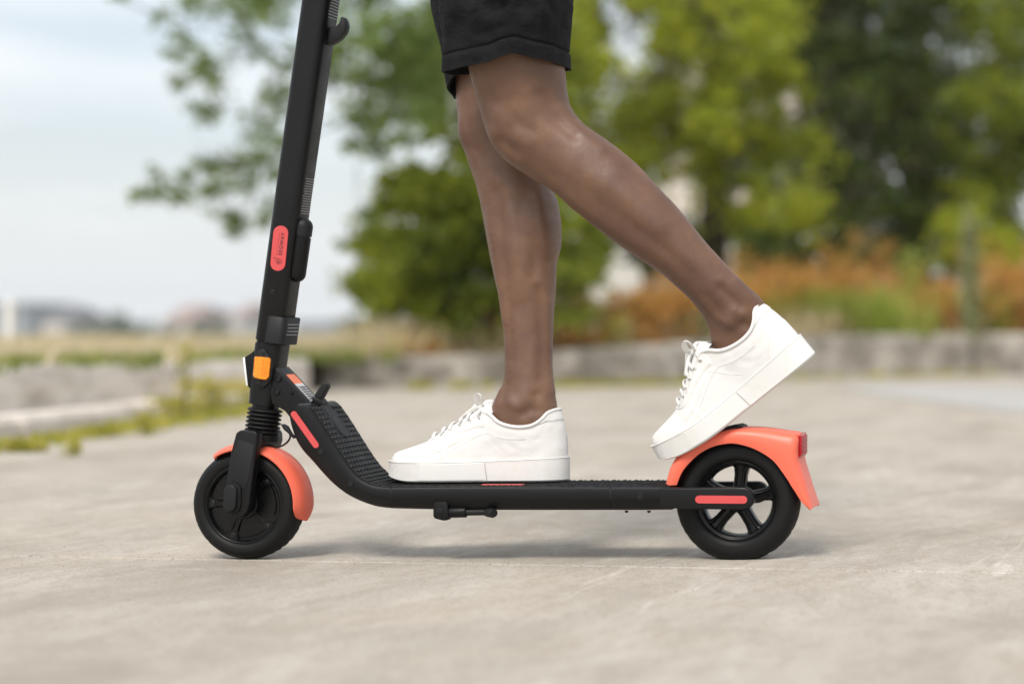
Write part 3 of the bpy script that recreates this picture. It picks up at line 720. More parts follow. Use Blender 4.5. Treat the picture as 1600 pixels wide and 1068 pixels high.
# fork
fk = on('fork', steer(join(
    pxprism([(372, 676), (379, 671.5), (402, 673), (407.5, 678), (405, 700), (396.5, 760), (393, 788), (389.5, 800), (383, 806.5), (374, 809), (364, 806), (357.5, 799), (353.5, 788), (357.5, 745), (364, 705)], -0.0500, 0.0170))), 'metal_black', bevel=0.0028, seg=3)
on('fork_leg', steer(pxprism([(386, 677), (395, 672), (416, 673), (421, 679), (419, 700), (410, 760), (406, 788), (402, 800), (396, 806), (387, 808), (378, 805), (371, 798), (368, 788), (371, 745), (378, 705)], 0.0330, 0.0160)), 'metal_black', fk, bevel=0.0028, seg=3)
on('fork_crown', steer(pxprism([(372, 678), (378, 671.5), (400, 673.5), (405, 679), (405.5, 692), (402, 702), (396, 706), (371, 706), (366, 700)], -0.0460, 0.086)), 'metal_black', fk, bevel=0.004, seg=3)
pl = [(374.5, 689), (379, 687.5), (399, 692.5), (402.5, 697), (393, 748), (387, 762), (364, 760), (360, 750), (366, 712)]
on('fork_panel', steer(pxprism(pl, -0.0508, 0.002)), 'plastic_grey', fk, bevel=0.0005)
on('axle_cover', steer((lambda v: v)(prism(capsule_outline((X(363.5, -0.058), Z(767, -0.058)), (X(362.3, -0.058), Z(789, -0.058)), 0.0110, 8), -0.0590, -0.049))), 'plastic_grey', fk, bevel=0.0022, seg=3)
on('axle_base', steer(prism(capsule_outline((X(367, -0.052), Z(767, -0.052)), (X(366, -0.052), Z(789, -0.052)), 0.0155, 8), -0.0530, -0.049)), 'plastic_black', fk, bevel=0.001)
# coral mudguard: an arc over the front tyre, crowned across its width
def arc_guard(c, r, a0, a1, hw, n=46, th=0.0022):
    rings = []
    for i in range(n + 1):
        fi = .5 - .5 * math.cos(math.pi * i / n); a = math.radians(a0 + (a1 - a0) * fi); d = Vector((math.cos(a), 0, math.sin(a)))
        e = min(fi, 1 - fi) * (abs(a1 - a0) / 20.0); k = min(1.0, math.sqrt(max(0.0, 1 - (1 - min(1, e)) ** 2)) + 0.04)
        top, bot = [], []
        for j in range(13):
            u = -1 + 2 * j / 12; drop = 0.0100 * abs(u) ** 3.2
            top.append(c + d * (r - drop) + Vector((0, u * hw * k, 0))); bot.append(c + d * (r - th - drop) + Vector((0, u * (hw * k - th * 0.4), 0)))
        rings.append(top + bot[::-1])
    return loft(rings)
on('front_mudguard', steer(arc_guard(FC + Vector((0.002, 0, 0.001)), 0.1055, -17, 129, 0.0315)), 'coral', smooth=50)
# brake cable and its hook
cb = cr_path([P(446, 664, -0.02), P(452.5, 676, -0.02), P(453, 684, -0.02), P(447, 692, -0.015), P(438, 697, -0.01), P(428, 698, -0.005), P(416, 692, 0.0)], 8)
on('brake_cable', tube(cb, 0.0017, 8), 'cable')
on('cable_hook', pxprism([(438, 662.5), (443, 662), (449, 665.5), (455, 676), (462, 684), (458, 685), (449, 676), (443, 671)], -0.030, 0.006), 'plastic_grey', bevel=0.001)

# ---- folding neck bracket
yb = -0.0245
nk = on('neck_bracket', pxprism([(430.5, 572.5), (444, 586.5), (486, 632), (512, 664), (520, 690), (490, 690), (455, 655), (445, 642), (424.5, 630), (421.5, 612), (426, 585)], yb, 0.049), 'metal_black', bevel=0.0022, seg=3)
for a, b, r in ((434.8, 592, 0.0058), (432.8, 612.4, 0.0056), (456.5, 614.3, 0.0028)):
    on('bolt_seat', disc_stack(P(a, b, yb), (0, -1, 0), [(r, -0.001), (r, 0.0008), (r * 0.9, 0.0012), (r * 0.8, 0.0005), (r * 0.1, 0.0005)], 22), 'plastic_black', nk)
    bolt_at('bolt', P(a, b, yb - 0.0005), r * 0.62, nk, h=0.002)
tA, tB = P(444, 586.5, yb), P(486, 632, yb); tD = (tB - tA).normalized(); tN = Vector((-tD.z, 0, tD.x));
if tN.z < 0: tN = -tN
def on_neck(name, s0, s1, w, mat, parent, h=0.0006, y0=0.0):
    c = tA.lerp(tB, (s0 + s1) / 2); c.y = y0
    return build(name, box(c + tN * h, tD, (0, 1, 0), tN, (tB - tA).length * (s1 - s0) / 2, w, 0.0006), M[mat], parent, smooth=0)
lb = on_neck('label', -0.02, 0.30, 0.0145, 'label_orange', nk)
on_neck('label_band', 0.30, 0.36, 0.0145, 'print_white', lb)
on_neck('label_panel', 0.36, 0.88, 0.0145, 'label_grey', lb)
for k in range(6): on_neck('label_line', 0.42 + k * 0.075, 0.445 + k * 0.075, 0.0115, 'print_black', lb, h=0.0012)
fl = on('charge_flap', pxprism([(489, 624), (492, 615), (498, 605.5), (504.5, 599), (508.5, 597.6), (511, 600), (510.8, 605), (506, 614), (500.5, 624), (497, 630)], -0.011, 0.016), 'plastic_grey', bevel=0.0022, seg=3)
on('flap_hinge', pxprism([(484.5, 621), (490, 619), (500, 624), (503, 630), (499, 637), (491, 634), (485, 628)], -0.016, 0.026), 'plastic_black', fl, bevel=0.002)
bolt_at('pin', P(486, 625, -0.0165), 0.0030, fl, mat='steel')

# ---- side rails and deck: one sweep per section, with thin seams between
UL = [((459, 634), (449, 643)), ((468, 630.5), (446.5, 653)), ((478, 635), (450, 669)), ((490, 650), (457, 688)), ((502, 668), (467.5, 704.5)), ((514, 687), (483, 721.5)), ((526, 706), (500, 741)), ((538, 724), (517, 758)), ((551, 740), (537, 773)), ((567, 752.5), (559, 784)), ((587, 760), (584, 792)), ((609, 762), (609, 795))]
YD = -0.066
def sections(stations, n):
    u = cr_path([P(a[0], a[1], YD) for a, b in stations], n); l = cr_path([P(b[0], b[1], YD) for a, b in stations], n)
    return list(zip(u, l))
CROSS = [(-0.050, 0.0), (-0.0560, 0.10), (-0.0610, 0.36), (-0.0648, 0.46), (-0.0660, 0.54), (-0.0660, 0.90), (-0.0648, 0.975), (-0.0625, 1.0)]
CROSS = CROSS + [(-y, s) for y, s in reversed(CROSS)]
def rail_sweep(secs, k=1.0):
    rings = []
    for u, l in secs: rings.append([Vector((l.x + (u.x - l.x) * s, y * k, l.z + (u.z - l.z) * s)) for y, s in CROSS])
    return loft(rings)
front_secs = sections(UL, 8)
mid0 = (P(459 - 5, 637, YD) * 1, )
nose = []
u0, l0 = front_secs[0]; m0 = (u0 + l0) / 2 + (u0 - front_secs[6][0]).normalized() * 0.006
for t in (0.0, 0.35, 0.7):
    e = math.sin(t * math.pi / 2); a = 1 - math.cos(t * math.pi / 2)
    nose.append((m0.lerp(u0, max(0.05, e)).lerp(u0, a), m0.lerp(l0, max(0.05, e)).lerp(l0, a)))
on('front_rail', rail_sweep(nose + front_secs), 'metal_black', smooth=32)
deck = on('deck', rail_sweep(sections([((610.6, 762), (610.6, 795)), ((700, 761.5), (700, 797)), ((800, 761), (800, 797.5)), ((952.3, 761), (952.3, 797.5))], 6)), 'metal_black', smooth=32)
on('rear_deck', rail_sweep(sections([((953.8, 761), (953.8, 797.5)), ((1000, 761), (1000, 797.5)), ((1046, 761), (1046, 797))], 4)), 'metal_black', smooth=32)
on('seam_core', rail_sweep(sections([((606, 763), (606, 794)), ((700, 763), (700, 795)), ((960, 763), (960, 795))], 2), 0.985), 'print_black', deck)
for a, b, r in ((501.4, 704.6, .0052), (547.8, 755, .0050), (1000, 775, .0055)):
    on('plug', disc_stack(P(a, b, YD - 0.0004), (0, -1, 0), [(r, -0.003), (r, 0.0003), (r * .9, 0.0008), (r * .85, 0.0004), (r * .1, 0.0004)], 20), 'plastic_grey')
on('underside_screw', join(lathe([(0.003, 0), (0.003, 0.003), (0.001, 0.004)], P(979, 797, -0.04), (0, 0, -1), 12)), 'bolt')
on('underside_screw', join(lathe([(0.003, 0), (0.003, 0.003), (0.001, 0.004)], P(1014, 797, -0.04), (0, 0, -1), 12)), 'bolt')
side_patch('coral_strip', (459.4, 646.6), (493.6, 694.8), 0.0051, YD - 0.0002, 'coral_strip', th=0.0008)
# rubber mat with raised studs
usec = [u for u, l in front_secs[18:]] + [P(px, 762 - (px - 609) / 344.0 if px < 953 else 761, YD) for px in range(618, 1046, 6)]
def upn(i):
    t = (usec[min(i + 1, len(usec) - 1)] - usec[max(i - 1, 0)]); t.y = 0; t.normalize(); n = Vector((-t.z, 0, t.x)); return t, (n if n.z > 0 else -n)
rings = []
for i, u in enumerate(usec):
    t, n = upn(i); a = Vector((u.x, 0, u.z)); w = 0.0575
    rings.append([a + Vector((0, -w, 0)) - n * 0.002, a + Vector((0, -w, 0)) + n * 0.0012, a + Vector((0, -w + .001, 0)) + n * 0.0018, a + Vector((0, w - .001, 0)) + n * 0.0018, a + Vector((0, w, 0)) + n * 0.0012, a + Vector((0, w, 0)) - n * 0.002])
mt = on('foot_mat', loft(rings), 'mat', smooth=40)
acc = [0.0]
for a, b in zip(usec, usec[1:]): acc.append(acc[-1] + (b - a).length)
studs = []; s = 0.004; row = 0
while s < acc[-1] - 0.004:
    i = int(np.searchsorted(acc, s)) - 1; i = max(0, min(i, len(usec) - 2)); f_ = (s - acc[i]) / (acc[i + 1] - acc[i])
    u = usec[i].lerp(usec[i + 1], f_); t, n = upn(i)
    for j in range(9):
        y = -0.0515 + 0.0129 * j + (0.00645 if row % 2 else 0)
        if y > 0.0535: continue
        if s < 0.062 and abs(y) < 0.024: continue
        c = Vector((u.x, y, u.z)) + n * 0.0018; yv = Vector((0, 1, 0)); dg = (t * 0.45 + yv).normalized(); pd = (t - yv * 0.45).normalized()
        V = [c + dg * a_ * 0.0036 + pd * b_ * 0.0019 for a_, b_ in ((-1, -1), (1, -1), (1, 1), (-1, 1))] + [c + n * 0.0017 + dg * a_ * 0.0028 + pd * b_ * 0.0009 for a_, b_ in ((-1, -1), (1, -1), (1, 1), (-1, 1))]
        studs.append((V, [(4, 5, 6, 7), (0, 1, 5, 4), (1, 2, 6, 5), (2, 3, 7, 6), (3, 0, 4, 7)]))
    s += 0.0098; row += 1
st_ = on('mat_studs', join(*studs), 'mat', mt, smooth=0); st_['kind'] = 'stuff'
on('mat_print', abox(X(752, -0.045), X(817, -0.045), -0.046, -0.034, usec[-1].z + 0.0018, usec[-1].z + 0.0032), 'coral_strip', mt, bevel=0.0004)
# long cover over the charging port on the neck
iA, iB = 0, 0
pc0, pc1 = P(503, 636.5, -0.006), P(536, 683.5, -0.006); pd_ = (pc1 - pc0); pl_ = pd_.length; pd_.normalize(); pn_ = Vector((-pd_.z, 0, pd_.x)); pn_ = pn_ if pn_.z > 0 else -pn_
def neck_oblong(L0, L1, w, h0, h1, y0=0.0):
    V = []; m = 10; out = []
    for k in range(m + 1): a = math.pi * k / m - math.pi / 2; out.append((L1 - w + w * math.cos(a), w * math.sin(a)))
    for k in range(m + 1): a = math.pi * k / m + math.pi / 2; out.append((L0 + w * 0.5 + w * 0.5 * math.cos(a), w * math.sin(a)))
    nn = len(out)
    for h in (h0, h1): V += [Vector((pc0.x, y0, pc0.z)) + pd_ * a + Vector((0, b, 0)) + pn_ * h for a, b in out]
    return V, [tuple(range(nn)), tuple(range(nn, 2 * nn))] + [(i, (i + 1) % nn, (i + 1) % nn + nn, i + nn) for i in range(nn)]
pc = on('port_surround', neck_oblong(-0.012, pl_ + 0.012, 0.0195, -0.010, 0.0016), 'plastic_black', bevel=0.0008)
on('port_cover', neck_oblong(-0.010, pl_ + 0.003, 0.0150, -0.004, 0.0055), 'plastic_grey', pc, bevel=0.0016, seg=3)

# ---- kickstand folded up under the deck
yk = -0.062
ks = on('kickstand', pxprism([(676.5, 785), (679, 783), (697, 783), (699.5, 786), (700.5, 808), (696.5, 813), (690, 812.5), (678.5, 809.5), (676.5, 806)], yk, 0.022), 'plastic_black', bevel=0.002, seg=3)
bolt_at('pivot_bolt', P(687, 797, yk), 0.0042, ks, mat='plastic_grey', h=0.0012)
on('sleeve', tube([P(698, 800, yk + .011), P(700, 800, yk + .011), P(728, 799.5, yk + .011), P(729, 799.5, yk + .011)], [.0085, .0093, .0093, .0085], 20), 'plastic_black', ks)
on('rod', tube([P(727, 800, yk + .011), P(750, 799.6, yk + .011), P(768, 799.4, yk + .011)], [.0056, .0056, .0052], 16), 'plastic_grey', ks)
on('foot_end', tube([P(758, 799.5, yk + .014), P(763, 800, yk + .010), P(770, 801, yk + .003), P(772, 801.2, yk + .001)], [.0060, .0078, .0082, .0070], 18), 'plastic_grey', ks)

# ---- rear arms, wheel, mudguard, lamp
def arm_outline(y):
    e = [(1030, 762), (1150, 760.8)]
    cx, cy, r = 1160.5, 778.2, 17.4
    for k in range(0, 13):
        a = math.radians(90 - 15 * k); e.append((cx + r * math.cos(a), cy - r * math.sin(a)))
    e += [(1130, 795.5), (1060, 794.5), (1030, 790)]
    return [(X(a, YD), Z(b, YD)) for a, b in e]
on('rear_arm', prism(arm_outline(0), -0.0672, -0.0470), 'metal_black', bevel=0.0030, seg=3)
on('rear_arm', prism(arm_outline(0), 0.0470, 0.0672), 'metal_black', bevel=0.0030, seg=3)
side_patch('coral_strip', (1092.5, 779.6), (1161.5, 780.2), 0.0066, -0.0674, 'coral_strip', th=0.0008)
RC = Vector((X(1154.5), 0, 0.1022)); RR = 0.1075
rw = on('rear_wheel', lathe([(0.0625, -0.0195), (0.0675, -0.0215), (0.0705, -0.0195), (0.0705, 0.0195), (0.0675, 0.0215), (0.0625, 0.0195), (0.0600, 0.0120), (0.0590, 0), (0.0600, -0.0120)], RC, (0, 1, 0), 90, closed_profile=True), 'gloss_black')
on('tyre', tyre(RC, RR, 0.0270, 0.0680), 'rubber', rw, smooth=50)
on('hub', lathe([(0.0005, -0.032), (0.013, -0.032), (0.015, -0.030), (0.017, -0.022), (0.020, -0.018), (0.020, 0.018), (0.017, 0.022), (0.015, 0.040), (0.0005, 0.040)], RC, (0, 1, 0), 40, closed_profile=True), 'gloss_black', rw)
on('axle', lathe([(0.0005, -0.046), (0.008, -0.046), (0.008, 0.066), (0.013, 0.067), (0.013, 0.073), (0.0005, 0.074)], RC, (0, 1, 0), 24, closed_profile=True), 'bolt', rw)
for a in (84, 12, -60, -132, 156):
    d = Vector((math.cos(math.radians(a)), 0, math.sin(math.radians(a)))); s_ = Vector((-d.z, 0, d.x))
    rg = []
    for r, w, h in ((0.012, 0.0125, 0.0160), (0.026, 0.0104, 0.0150), (0.044, 0.0104, 0.0140), (0.055, 0.0122, 0.0150), (0.0610, 0.0175, 0.0165), (0.0645, 0.0240, 0.0165)):
        rg.append([RC + d * r + s_ * (u * w) + Vector((0, v * h, 0)) for u, v in ((-1, -.55), (-.72, -.92), (-.5, -1), (-.3, -.82), (.3, -.82), (.5, -1), (.72, -.92), (1, -.55), (1, .55), (.72, .92), (-.72, .92), (-1, .55))])
    on('spoke', loft(rg), 'gloss_black', rw, smooth=35)
YF = -0.0415
OI = [((1037, 757.5), (1057, 757.5)), ((1044, 731), (1066, 736)), ((1056, 711), (1083, 716.5)), ((1075, 695), (1098, 705)), ((1097, 683), (1115, 697)), ((1121, 674.5), (1131, 693.4)), ((1146, 669), (1148, 692.6)), ((1170, 668.5), (1172, 698.5)), ((1196, 670.5), (1192, 708)), ((1222, 674.5), (1209, 720.5)), ((1245, 679.5), (1222, 737)), ((1246, 700), (1231, 750)), ((1246.5, 717), (1237, 760)), ((1250.5, 733), (1243, 769)), ((1259, 761), (1252, 783)), ((1268.5, 793), (1265.5, 797))]
O_ = cr_path([P(a[0], a[1], YF) for a, b in OI], 5); I_ = cr_path([P(b[0], b[1], YF) for a, b in OI], 5)
rings = []
for o_, i_ in zip(O_, I_):
    L_ = (o_ - i_).length; th = min(0.0030, L_ * 0.3) / L_
    sec = [(-0.0405, 0), (-0.0430, .30), (-0.0425, .60), (-0.0385, .84), (-0.0310, .955), (-0.018, 1.0), (0, 1.012)]
    outer = sec + [(-y, s) for y, s in reversed(sec[:-1])]
    inner = [(y * 0.93, max(0, s - (th if s > 0.7 else 0))) for y, s in reversed(outer)]
    rings.append([Vector((i_.x + (o_.x - i_.x) * s, y, i_.z + (o_.z - i_.z) * s)) for y, s in outer + inner])
rm = on('rear_mudguard', loft(rings), 'coral', smooth=50)
# ribbed brake pad on top of the mudguard
tp = O_[9:33]; rg = []
for i, q in enumerate(tp):
    t = (tp[min(i + 1, len(tp) - 1)] - tp[max(i - 1, 0)]); t.y = 0; t.normalize(); n = Vector((-t.z, 0, t.x)); n = n if n.z > 0 else -n
    a = Vector((q.x, 0, q.z)); w = 0.030 * (1 if 0 < i < len(tp) - 1 else 0.8); h = 0.0040 if 0 < i < len(tp) - 1 else 0.002
    rg.append([a + Vector((0, -w, 0)) - n * .002, a + Vector((0, -w * 0.98, 0)) + n * h * .8, a + Vector((0, -w * .9, 0)) + n * h, a + Vector((0, w * .9, 0)) + n * h, a + Vector((0, w * 0.98, 0)) + n * h * .8, a + Vector((0, w, 0)) - n * .002])
bp = on('brake_pad', loft(rg), 'rubber', rm, smooth=40)
rbs = []
for i in range(1, len(tp) - 2):
    for f_ in (0.0, 0.5):
        q = tp[i].lerp(tp[i + 1], f_); t = (tp[i + 1] - tp[i]).normalized(); n = Vector((-t.z, 0, t.x)); n = n if n.z > 0 else -n
        rbs.append(box(Vector((q.x, 0, q.z)) + n * 0.0046, t, (0, 1, 0), n, 0.0010, 0.0272, 0.0009))
rb_ = on('pad_ribs', join(*rbs), 'rubber', bp, smooth=0); rb_['kind'] = 'stuff'
tl = on('tail_light', pxprism([(1243, 678.5), (1249.4, 678), (1250.2, 680.5), (1249.8, 713), (1249, 715.5), (1245, 716)], -0.030, 0.060), 'clear_lens', bevel=0.0015)
on('red_core', pxprism([(1246.5, 681), (1251.8, 680.8), (1251.4, 712), (1247, 712.8)], -0.0292, 0.0584), 'red_lens', tl, bevel=0.001)
for k in range(5):
    on('lens_rib', pxprism([(1251, 684 + k * 5.6), (1252.6, 684 + k * 5.6), (1252.4, 686.4 + k * 5.6), (1251, 686.4 + k * 5.6)], -0.0285, 0.057), 'red_lens', tl, bevel=0.0004)

# ------------------------------------------------------------------ the rider: one continuous body, clothes on it
def leg_rings(rows, n=28):
    """rows: (front px, front py, back px, back py, y centre, half depth); ellipse rings between the two silhouette points"""
    pts = [(P(a, b, y), P(c, d, y), h) for a, b, c, d, y, h in rows]
    A = cr_path([p[0] for p in pts], 3); B = cr_path([p[1] for p in pts], 3); H = cr_path([(p[2], 0, 0) for p in pts], 3)
    out = []
    for a, b, h in zip(A, B, H):
        c = (a + b) / 2; u = (b - a) / 2
        out.append([c + u * math.cos(2 * math.pi * k / n) + Vector((0, h.x * math.sin(2 * math.pi * k / n), 0)) for k in range(n)])
    return out
near_leg = [(726, -330, 880, -330, -.085, .078), (722, -200, 872, -200, -.088, .078), (722, -60, 868, -60, -.090, .076), (727, 40, 872, 40, -.088, .072), (733.5, 100, 880, 100, -.086, .069),
    (743, 143, 884, 143, -.083, .064), (750, 165, 888, 163, -.081, .061), (757, 190, 893, 170, -.080, .059), (766, 216, 900, 180, -.078, .058), (779, 240, 909, 190, -.077, .057), (800, 259, 922, 200, -.075, .056),
    (828, 278, 940, 213, -.072, .056), (858, 296, 966, 231, -.068, .057), (890, 323, 990, 252, -.064, .058), (922, 348, 1014, 276, -.060, .058), (949, 369, 1036, 300, -.056, .056), (991, 400, 1066, 334, -.050, .051),
    (1037, 432, 1104, 378, -.042, .044), (1075, 465, 1137, 415, -.034, .039), (1094, 488, 1166, 444, -.028, .036), (1106, 513, 1192, 468, -.020, .032), (1110, 534, 1204, 495, -.015, .030), (1116, 556, 1204, 520, -.012, .029), (1135, 580, 1196, 550, -.012, .028)]
far_leg = [(702, -330, 872, -330, .085, .085), (700, -200, 866, -200, .088, .083), (704, 0, 860, 0, .084, .078), (713, 105, 850, 105, .076, .066), (715.5, 157, 848, 157, .072, .060), (719, 194, 850, 194, .068, .057), (726, 233, 852, 233, .064, .055),
    (738.5, 270, 856, 268, .060, .054), (747.5, 297, 862, 294, .057, .055), (754, 325, 864, 320, .054, .052), (759, 353, 868, 349, .051, .053), (764, 380, 870, 376, .048, .052), (769, 409, 869, 405, .046, .049), (775, 437, 868, 433, .044, .046), (781, 465, 866, 465, .041, .042),
    (788, 521, 863, 521, .036, .037), (789, 568, 863, 568, .031, .035), (786, 600, 864.5, 600, .028, .036), (775, 622, 869, 626, .025, .038), (766, 645, 871, 645, .024, .037), (764, 668, 870, 664, .024, .034), (792, 700, 852, 700, .022, .026)]
def ball(c, rx, ry, rz, tilt=0.0, n=20):
    V, F = lathe([(max(1e-4, math.sin(math.pi * k / n)), -math.cos(math.pi * k / n)) for k in range(n + 1)], (0, 0, 0), (0, 0, 1), n * 2)
    R = Matrix.Rotation(tilt, 3, 'Y'); return [Vector(c) + R @ Vector((p.x * rx, p.y * ry, p.z * rz)) for p in V], F
body_parts = [loft(leg_rings(near_leg)), loft(leg_rings(far_leg)), ball(P(800, -300, 0), .118, .165, .125), ball(P(800, -400, 0), .105, .150, .11)]
# knee caps, shin edges, calf bellies, ankle bones, tendons
body_parts += [ball(P(797, 205, -.082), .034, .047, .046, -0.35), ball(P(741, 206, .064), .024, .044, .050, -0.1), ball(P(814, 234, -.083), .024, .036, .028),
    ball(P(950, 272, -.070), .042, .047, .090, -0.85), ball(P(846, 352, .046), .033, .050, .085, -0.05), ball(P(757, 268, .055), .018, .030, .030),
    ball(P(1137, 497, -.046), .0165, .0125, .0220, -0.6), ball(P(815, 628, -.001), .0180, .0125, .0230, 0.15)]
me = bpy.data.meshes.new('person'); V, F = join(*body_parts); me.from_pydata([tuple(p) for p in V], [], F); me.update()
bm = bmesh.new(); bm.from_mesh(me); bmesh.ops.recalc_face_normals(bm, faces=bm.faces); bm.to_mesh(me); bm.free()
tmp = bpy.data.objects.new('person', me); COL.objects.link(tmp)
rmz = tmp.modifiers.new('r', 'REMESH'); rmz.mode = 'VOXEL'; rmz.voxel_size = 0.0042; rmz.use_smooth_shade = True
smo = tmp.modifiers.new('s', 'SMOOTH'); smo.factor = 0.5; smo.iterations = 20
dg = bpy.context.evaluated_depsgraph_get(); me2 = bpy.data.meshes.new_from_object(tmp.evaluated_get(dg))
bpy.data.objects.remove(tmp); me2.name = 'person'
PB = Vector((X(780), 0.02, 0.1335))
co = np.empty(len(me2.vertices) * 3, np.float32); me2.vertices.foreach_get('co', co); co = co.reshape(-1, 3)
# muscle, tendon and bone relief: soft strokes along the surface normal (photo px, py, depth side y, radius m, height m)
nrm_ = np.empty(len(me2.vertices) * 3, np.float32); me2.vertices.foreach_get('normal', nrm_); nrm_ = nrm_.reshape(-1, 3)
def stroke(pts, y, r, amp):
    global co
    q = np.array([tuple(p) for p in cr_path([P(a, b, y) for a, b in pts], 10)], np.float32) if len(pts) > 1 else np.array([tuple(P(*pts[0], y))], np.float32)
    d = np.min(((co[:, None, :] - q[None]) * np.array((1, 0.55, 1), np.float32)) ** 2 @ np.ones(3, np.float32), axis=1)
    co = co + nrm_ * (amp * np.exp(-d / (r * r)))[:, None].astype(np.float32)
NL, FL = -.125, .005
for pts, y, r, a in (
    ([(766, 150), (782, 160)], NL, .013, -.0040), ([(784, 182), (790, 190)], NL, .017, .0030), ([(781, 222), (800, 236)], NL, .012, -.0042), ([(812, 214), (824, 224)], NL, .014, .0034),
    ([(800, 176), (816, 196), (836, 206)], NL, .009, -.0022), ([(846, 150), (866, 184), (896, 208)], NL, .012, -.0044), ([(876, 172), (900, 200), (940, 232)], NL + .02, .010, .0026), ([(830, 110), (838, 160)], NL, .016, .0022), ([(800, 105), (806, 150)], NL, .014, -.0018),
    ([(872, 262), (940, 312), (1020, 376), (1090, 440)], NL + .03, .010, -.0034), ([(900, 262), (970, 300), (1030, 352)], NL + .03, .018, .0034), ([(856, 276), (930, 336), (1000, 388)], NL + .03, .011, .0022),
    ([(1000, 300), (1060, 362), (1120, 424)], NL + .05, .009, -.0026), ([(1128, 450), (1146, 470), (1154, 480)], -.060, .008, -.0050), ([(1150, 484), (1158, 490)], -.055, .009, .0045), ([(1160, 508), (1172, 510)], -.055, .009, -.0055), ([(1150, 440), (1176, 468), (1190, 490)], -.045, .007, .0036), ([(1100, 470), (1116, 500)], -.055, .007, .0022), ([(1110, 462), (1130, 495)], -.058, .006, -.0022),
    ([(735, 180), (742, 200)], FL, .013, .0028), ([(736, 232), (752, 246)], FL, .011, -.0042), ([(758, 262), (764, 280)], FL, .010, .0026),
    ([(778, 300), (786, 380), (794, 470), (800, 560)], FL, .009, -.0034), ([(800, 330), (808, 400), (812, 460)], FL, .014, .0030), ([(832, 310), (838, 370), (834, 430)], FL, .010, -.0032), ([(852, 350), (856, 390)], FL + .01, .016, .0034), ([(765, 330), (778, 430), (788, 500)], FL + .01, .008, .0024),
    ([(842, 450), (846, 520), (846, 590)], FL, .009, -.0036), ([(858, 470), (860, 540), (861, 610)], FL + .015, .007, .0030), ([(806, 500), (808, 580)], FL, .009, .0020),
    ([(800, 628), (808, 634)], -.005, .009, .0038), ([(820, 646), (828, 640)], -.005, .009, -.0048), ([(838, 618), (842, 640)], -.002, .009, -.0046), ([(792, 600), (786, 622)], -.002, .006, -.0026), ([(783, 610), (780, 632)], .01, .006, .0022)):
    stroke(pts, y, r, a)
for i in range(len(co)):
    x, y, z = co[i]
    k = 0.0016 * mnoise.noise(Vector((x * 14, y * 14, z * 9))) + 0.0009 * mnoise.noise(Vector((x * 42, y * 42, z * 26)))
    co[i] += nrm_[i] * k
co -= np.array(PB, np.float32); me2.vertices.foreach_set('co', co.ravel()); me2.update()
me2.materials.clear(); me2.materials.append(M['skin']); me2.shade_smooth()
PER = bpy.data.objects.new('person', me2); COL.objects.link(PER); PER.location = PB; ROOTLOC[PER] = PB
tag(PER, 'person in black shorts and white sneakers riding the scooter, rear heel lifted onto the mudguard', 'person')

# shorts
def shorts_leg(rows, hem, n=72, m=46, seed=0):
    """rows: (py, front px, back px, y centre, half depth); hem(phi) -> py of the lower edge; phi 0 = back, pi = front, -pi/2 = viewer side"""
    pys = [r[0] for r in rows]; V, F = [], []
    def ring_pt(py, phi, ex=0.0):
        f, b, y, h = (np.interp(py, pys, [r[k] for r in rows]) for k in (1, 2, 3, 4))
        c = (P(f, py, y) + P(b, py, y)) / 2; a = abs(P(b, py, y).x - P(f, py, y).x) / 2 + ex
        cs, sn = math.cos(phi), math.sin(phi)
        e = 0.82
        return c + Vector((a * math.copysign(abs(cs) ** e, cs), (h + ex) * math.copysign(abs(sn) ** e, sn), 0))
    for i in range(m + 4):
        for j in range(n):
            phi = -math.pi + 2 * math.pi * j / n; hm = hem(phi); top = pys[0]
            if i <= m:
                ex = 0.0; tail = [29, 27.2, 26, 24.8, 23, 17, 9, 0]; k8 = m - 7
                py = (hm - tail[i - k8]) if i >= k8 else top + (hm - 31 - top) * ((i / (k8 - 1)) ** 0.85)
            else: py = hm - [0.4, 6, 22][i - m - 1]; ex = -[0.0028, 0.0032, 0.0036][i - m - 1]
            up = hm - py
            p = ring_pt(py, phi, ex)
            fold = 0.0
            w = min(1.0, max(0.0, (up - 26) / 60)) if up > 0 else 0
            q = Vector((phi * 1.1, up * 0.006 + phi * 0.9, seed))
            fold += (0.0050 * mnoise.noise(q * 1.1) + 0.0050 * mnoise.noise(q * 2.6 + Vector((4, 1, 2)))) * (0.25 + 0.75 * w)
            cz = 1 - abs(mnoise.noise(Vector((phi * 1.7 + up * 0.012, up * 0.021 - phi * 1.1, seed + 5))))
            fold += 0.0150 * (cz ** 5 - 0.35) * w * abs(math.sin(phi - 0.3))
            cz2 = 1 - abs(mnoise.noise(Vector((phi * 2.3 - up * 0.016, up * 0.017 + phi * 1.7, seed + 9))))
            fold += 0.0120 * (cz2 ** 6 - 0.25) * w * abs(math.sin(phi - 0.3))
            fold += 0.0022 * math.sin(phi * 9 + 2 * mnoise.noise(Vector((phi, seed, 1)))) * max(0, 1 - up / 60)
            if i <= m and abs(up - 26) < 2.5: fold -= 0.0026
            if i <= m and up < 25: fold += 0.0016
            p += Vector((math.cos(phi), math.sin(phi), 0)) * fold
            V.append(p)
    for i in range(m + 3):
        for j in range(n): a, b = i * n + j, i * n + (j + 1) % n; F.append((a, b, b + n, a + n))
    return V, F
def hem_near(phi):
    d = math.degrees(phi) % 360          # 270 = viewer side, 180 front, 0 back
    return float(np.interp(d, [0, 17, 60, 120, 180, 200, 218, 250, 270, 281, 291, 308, 326, 360], [104, 107, 100, 104, 117, 119, 120, 116, 109, 99, 95, 100, 102, 105]))
def hem_far(phi):
    d = math.degrees(phi) % 360
    return float(np.interp(d, [0, 90, 180, 195, 225, 270, 360], [110, 128, 155, 150, 130, 112, 110]))
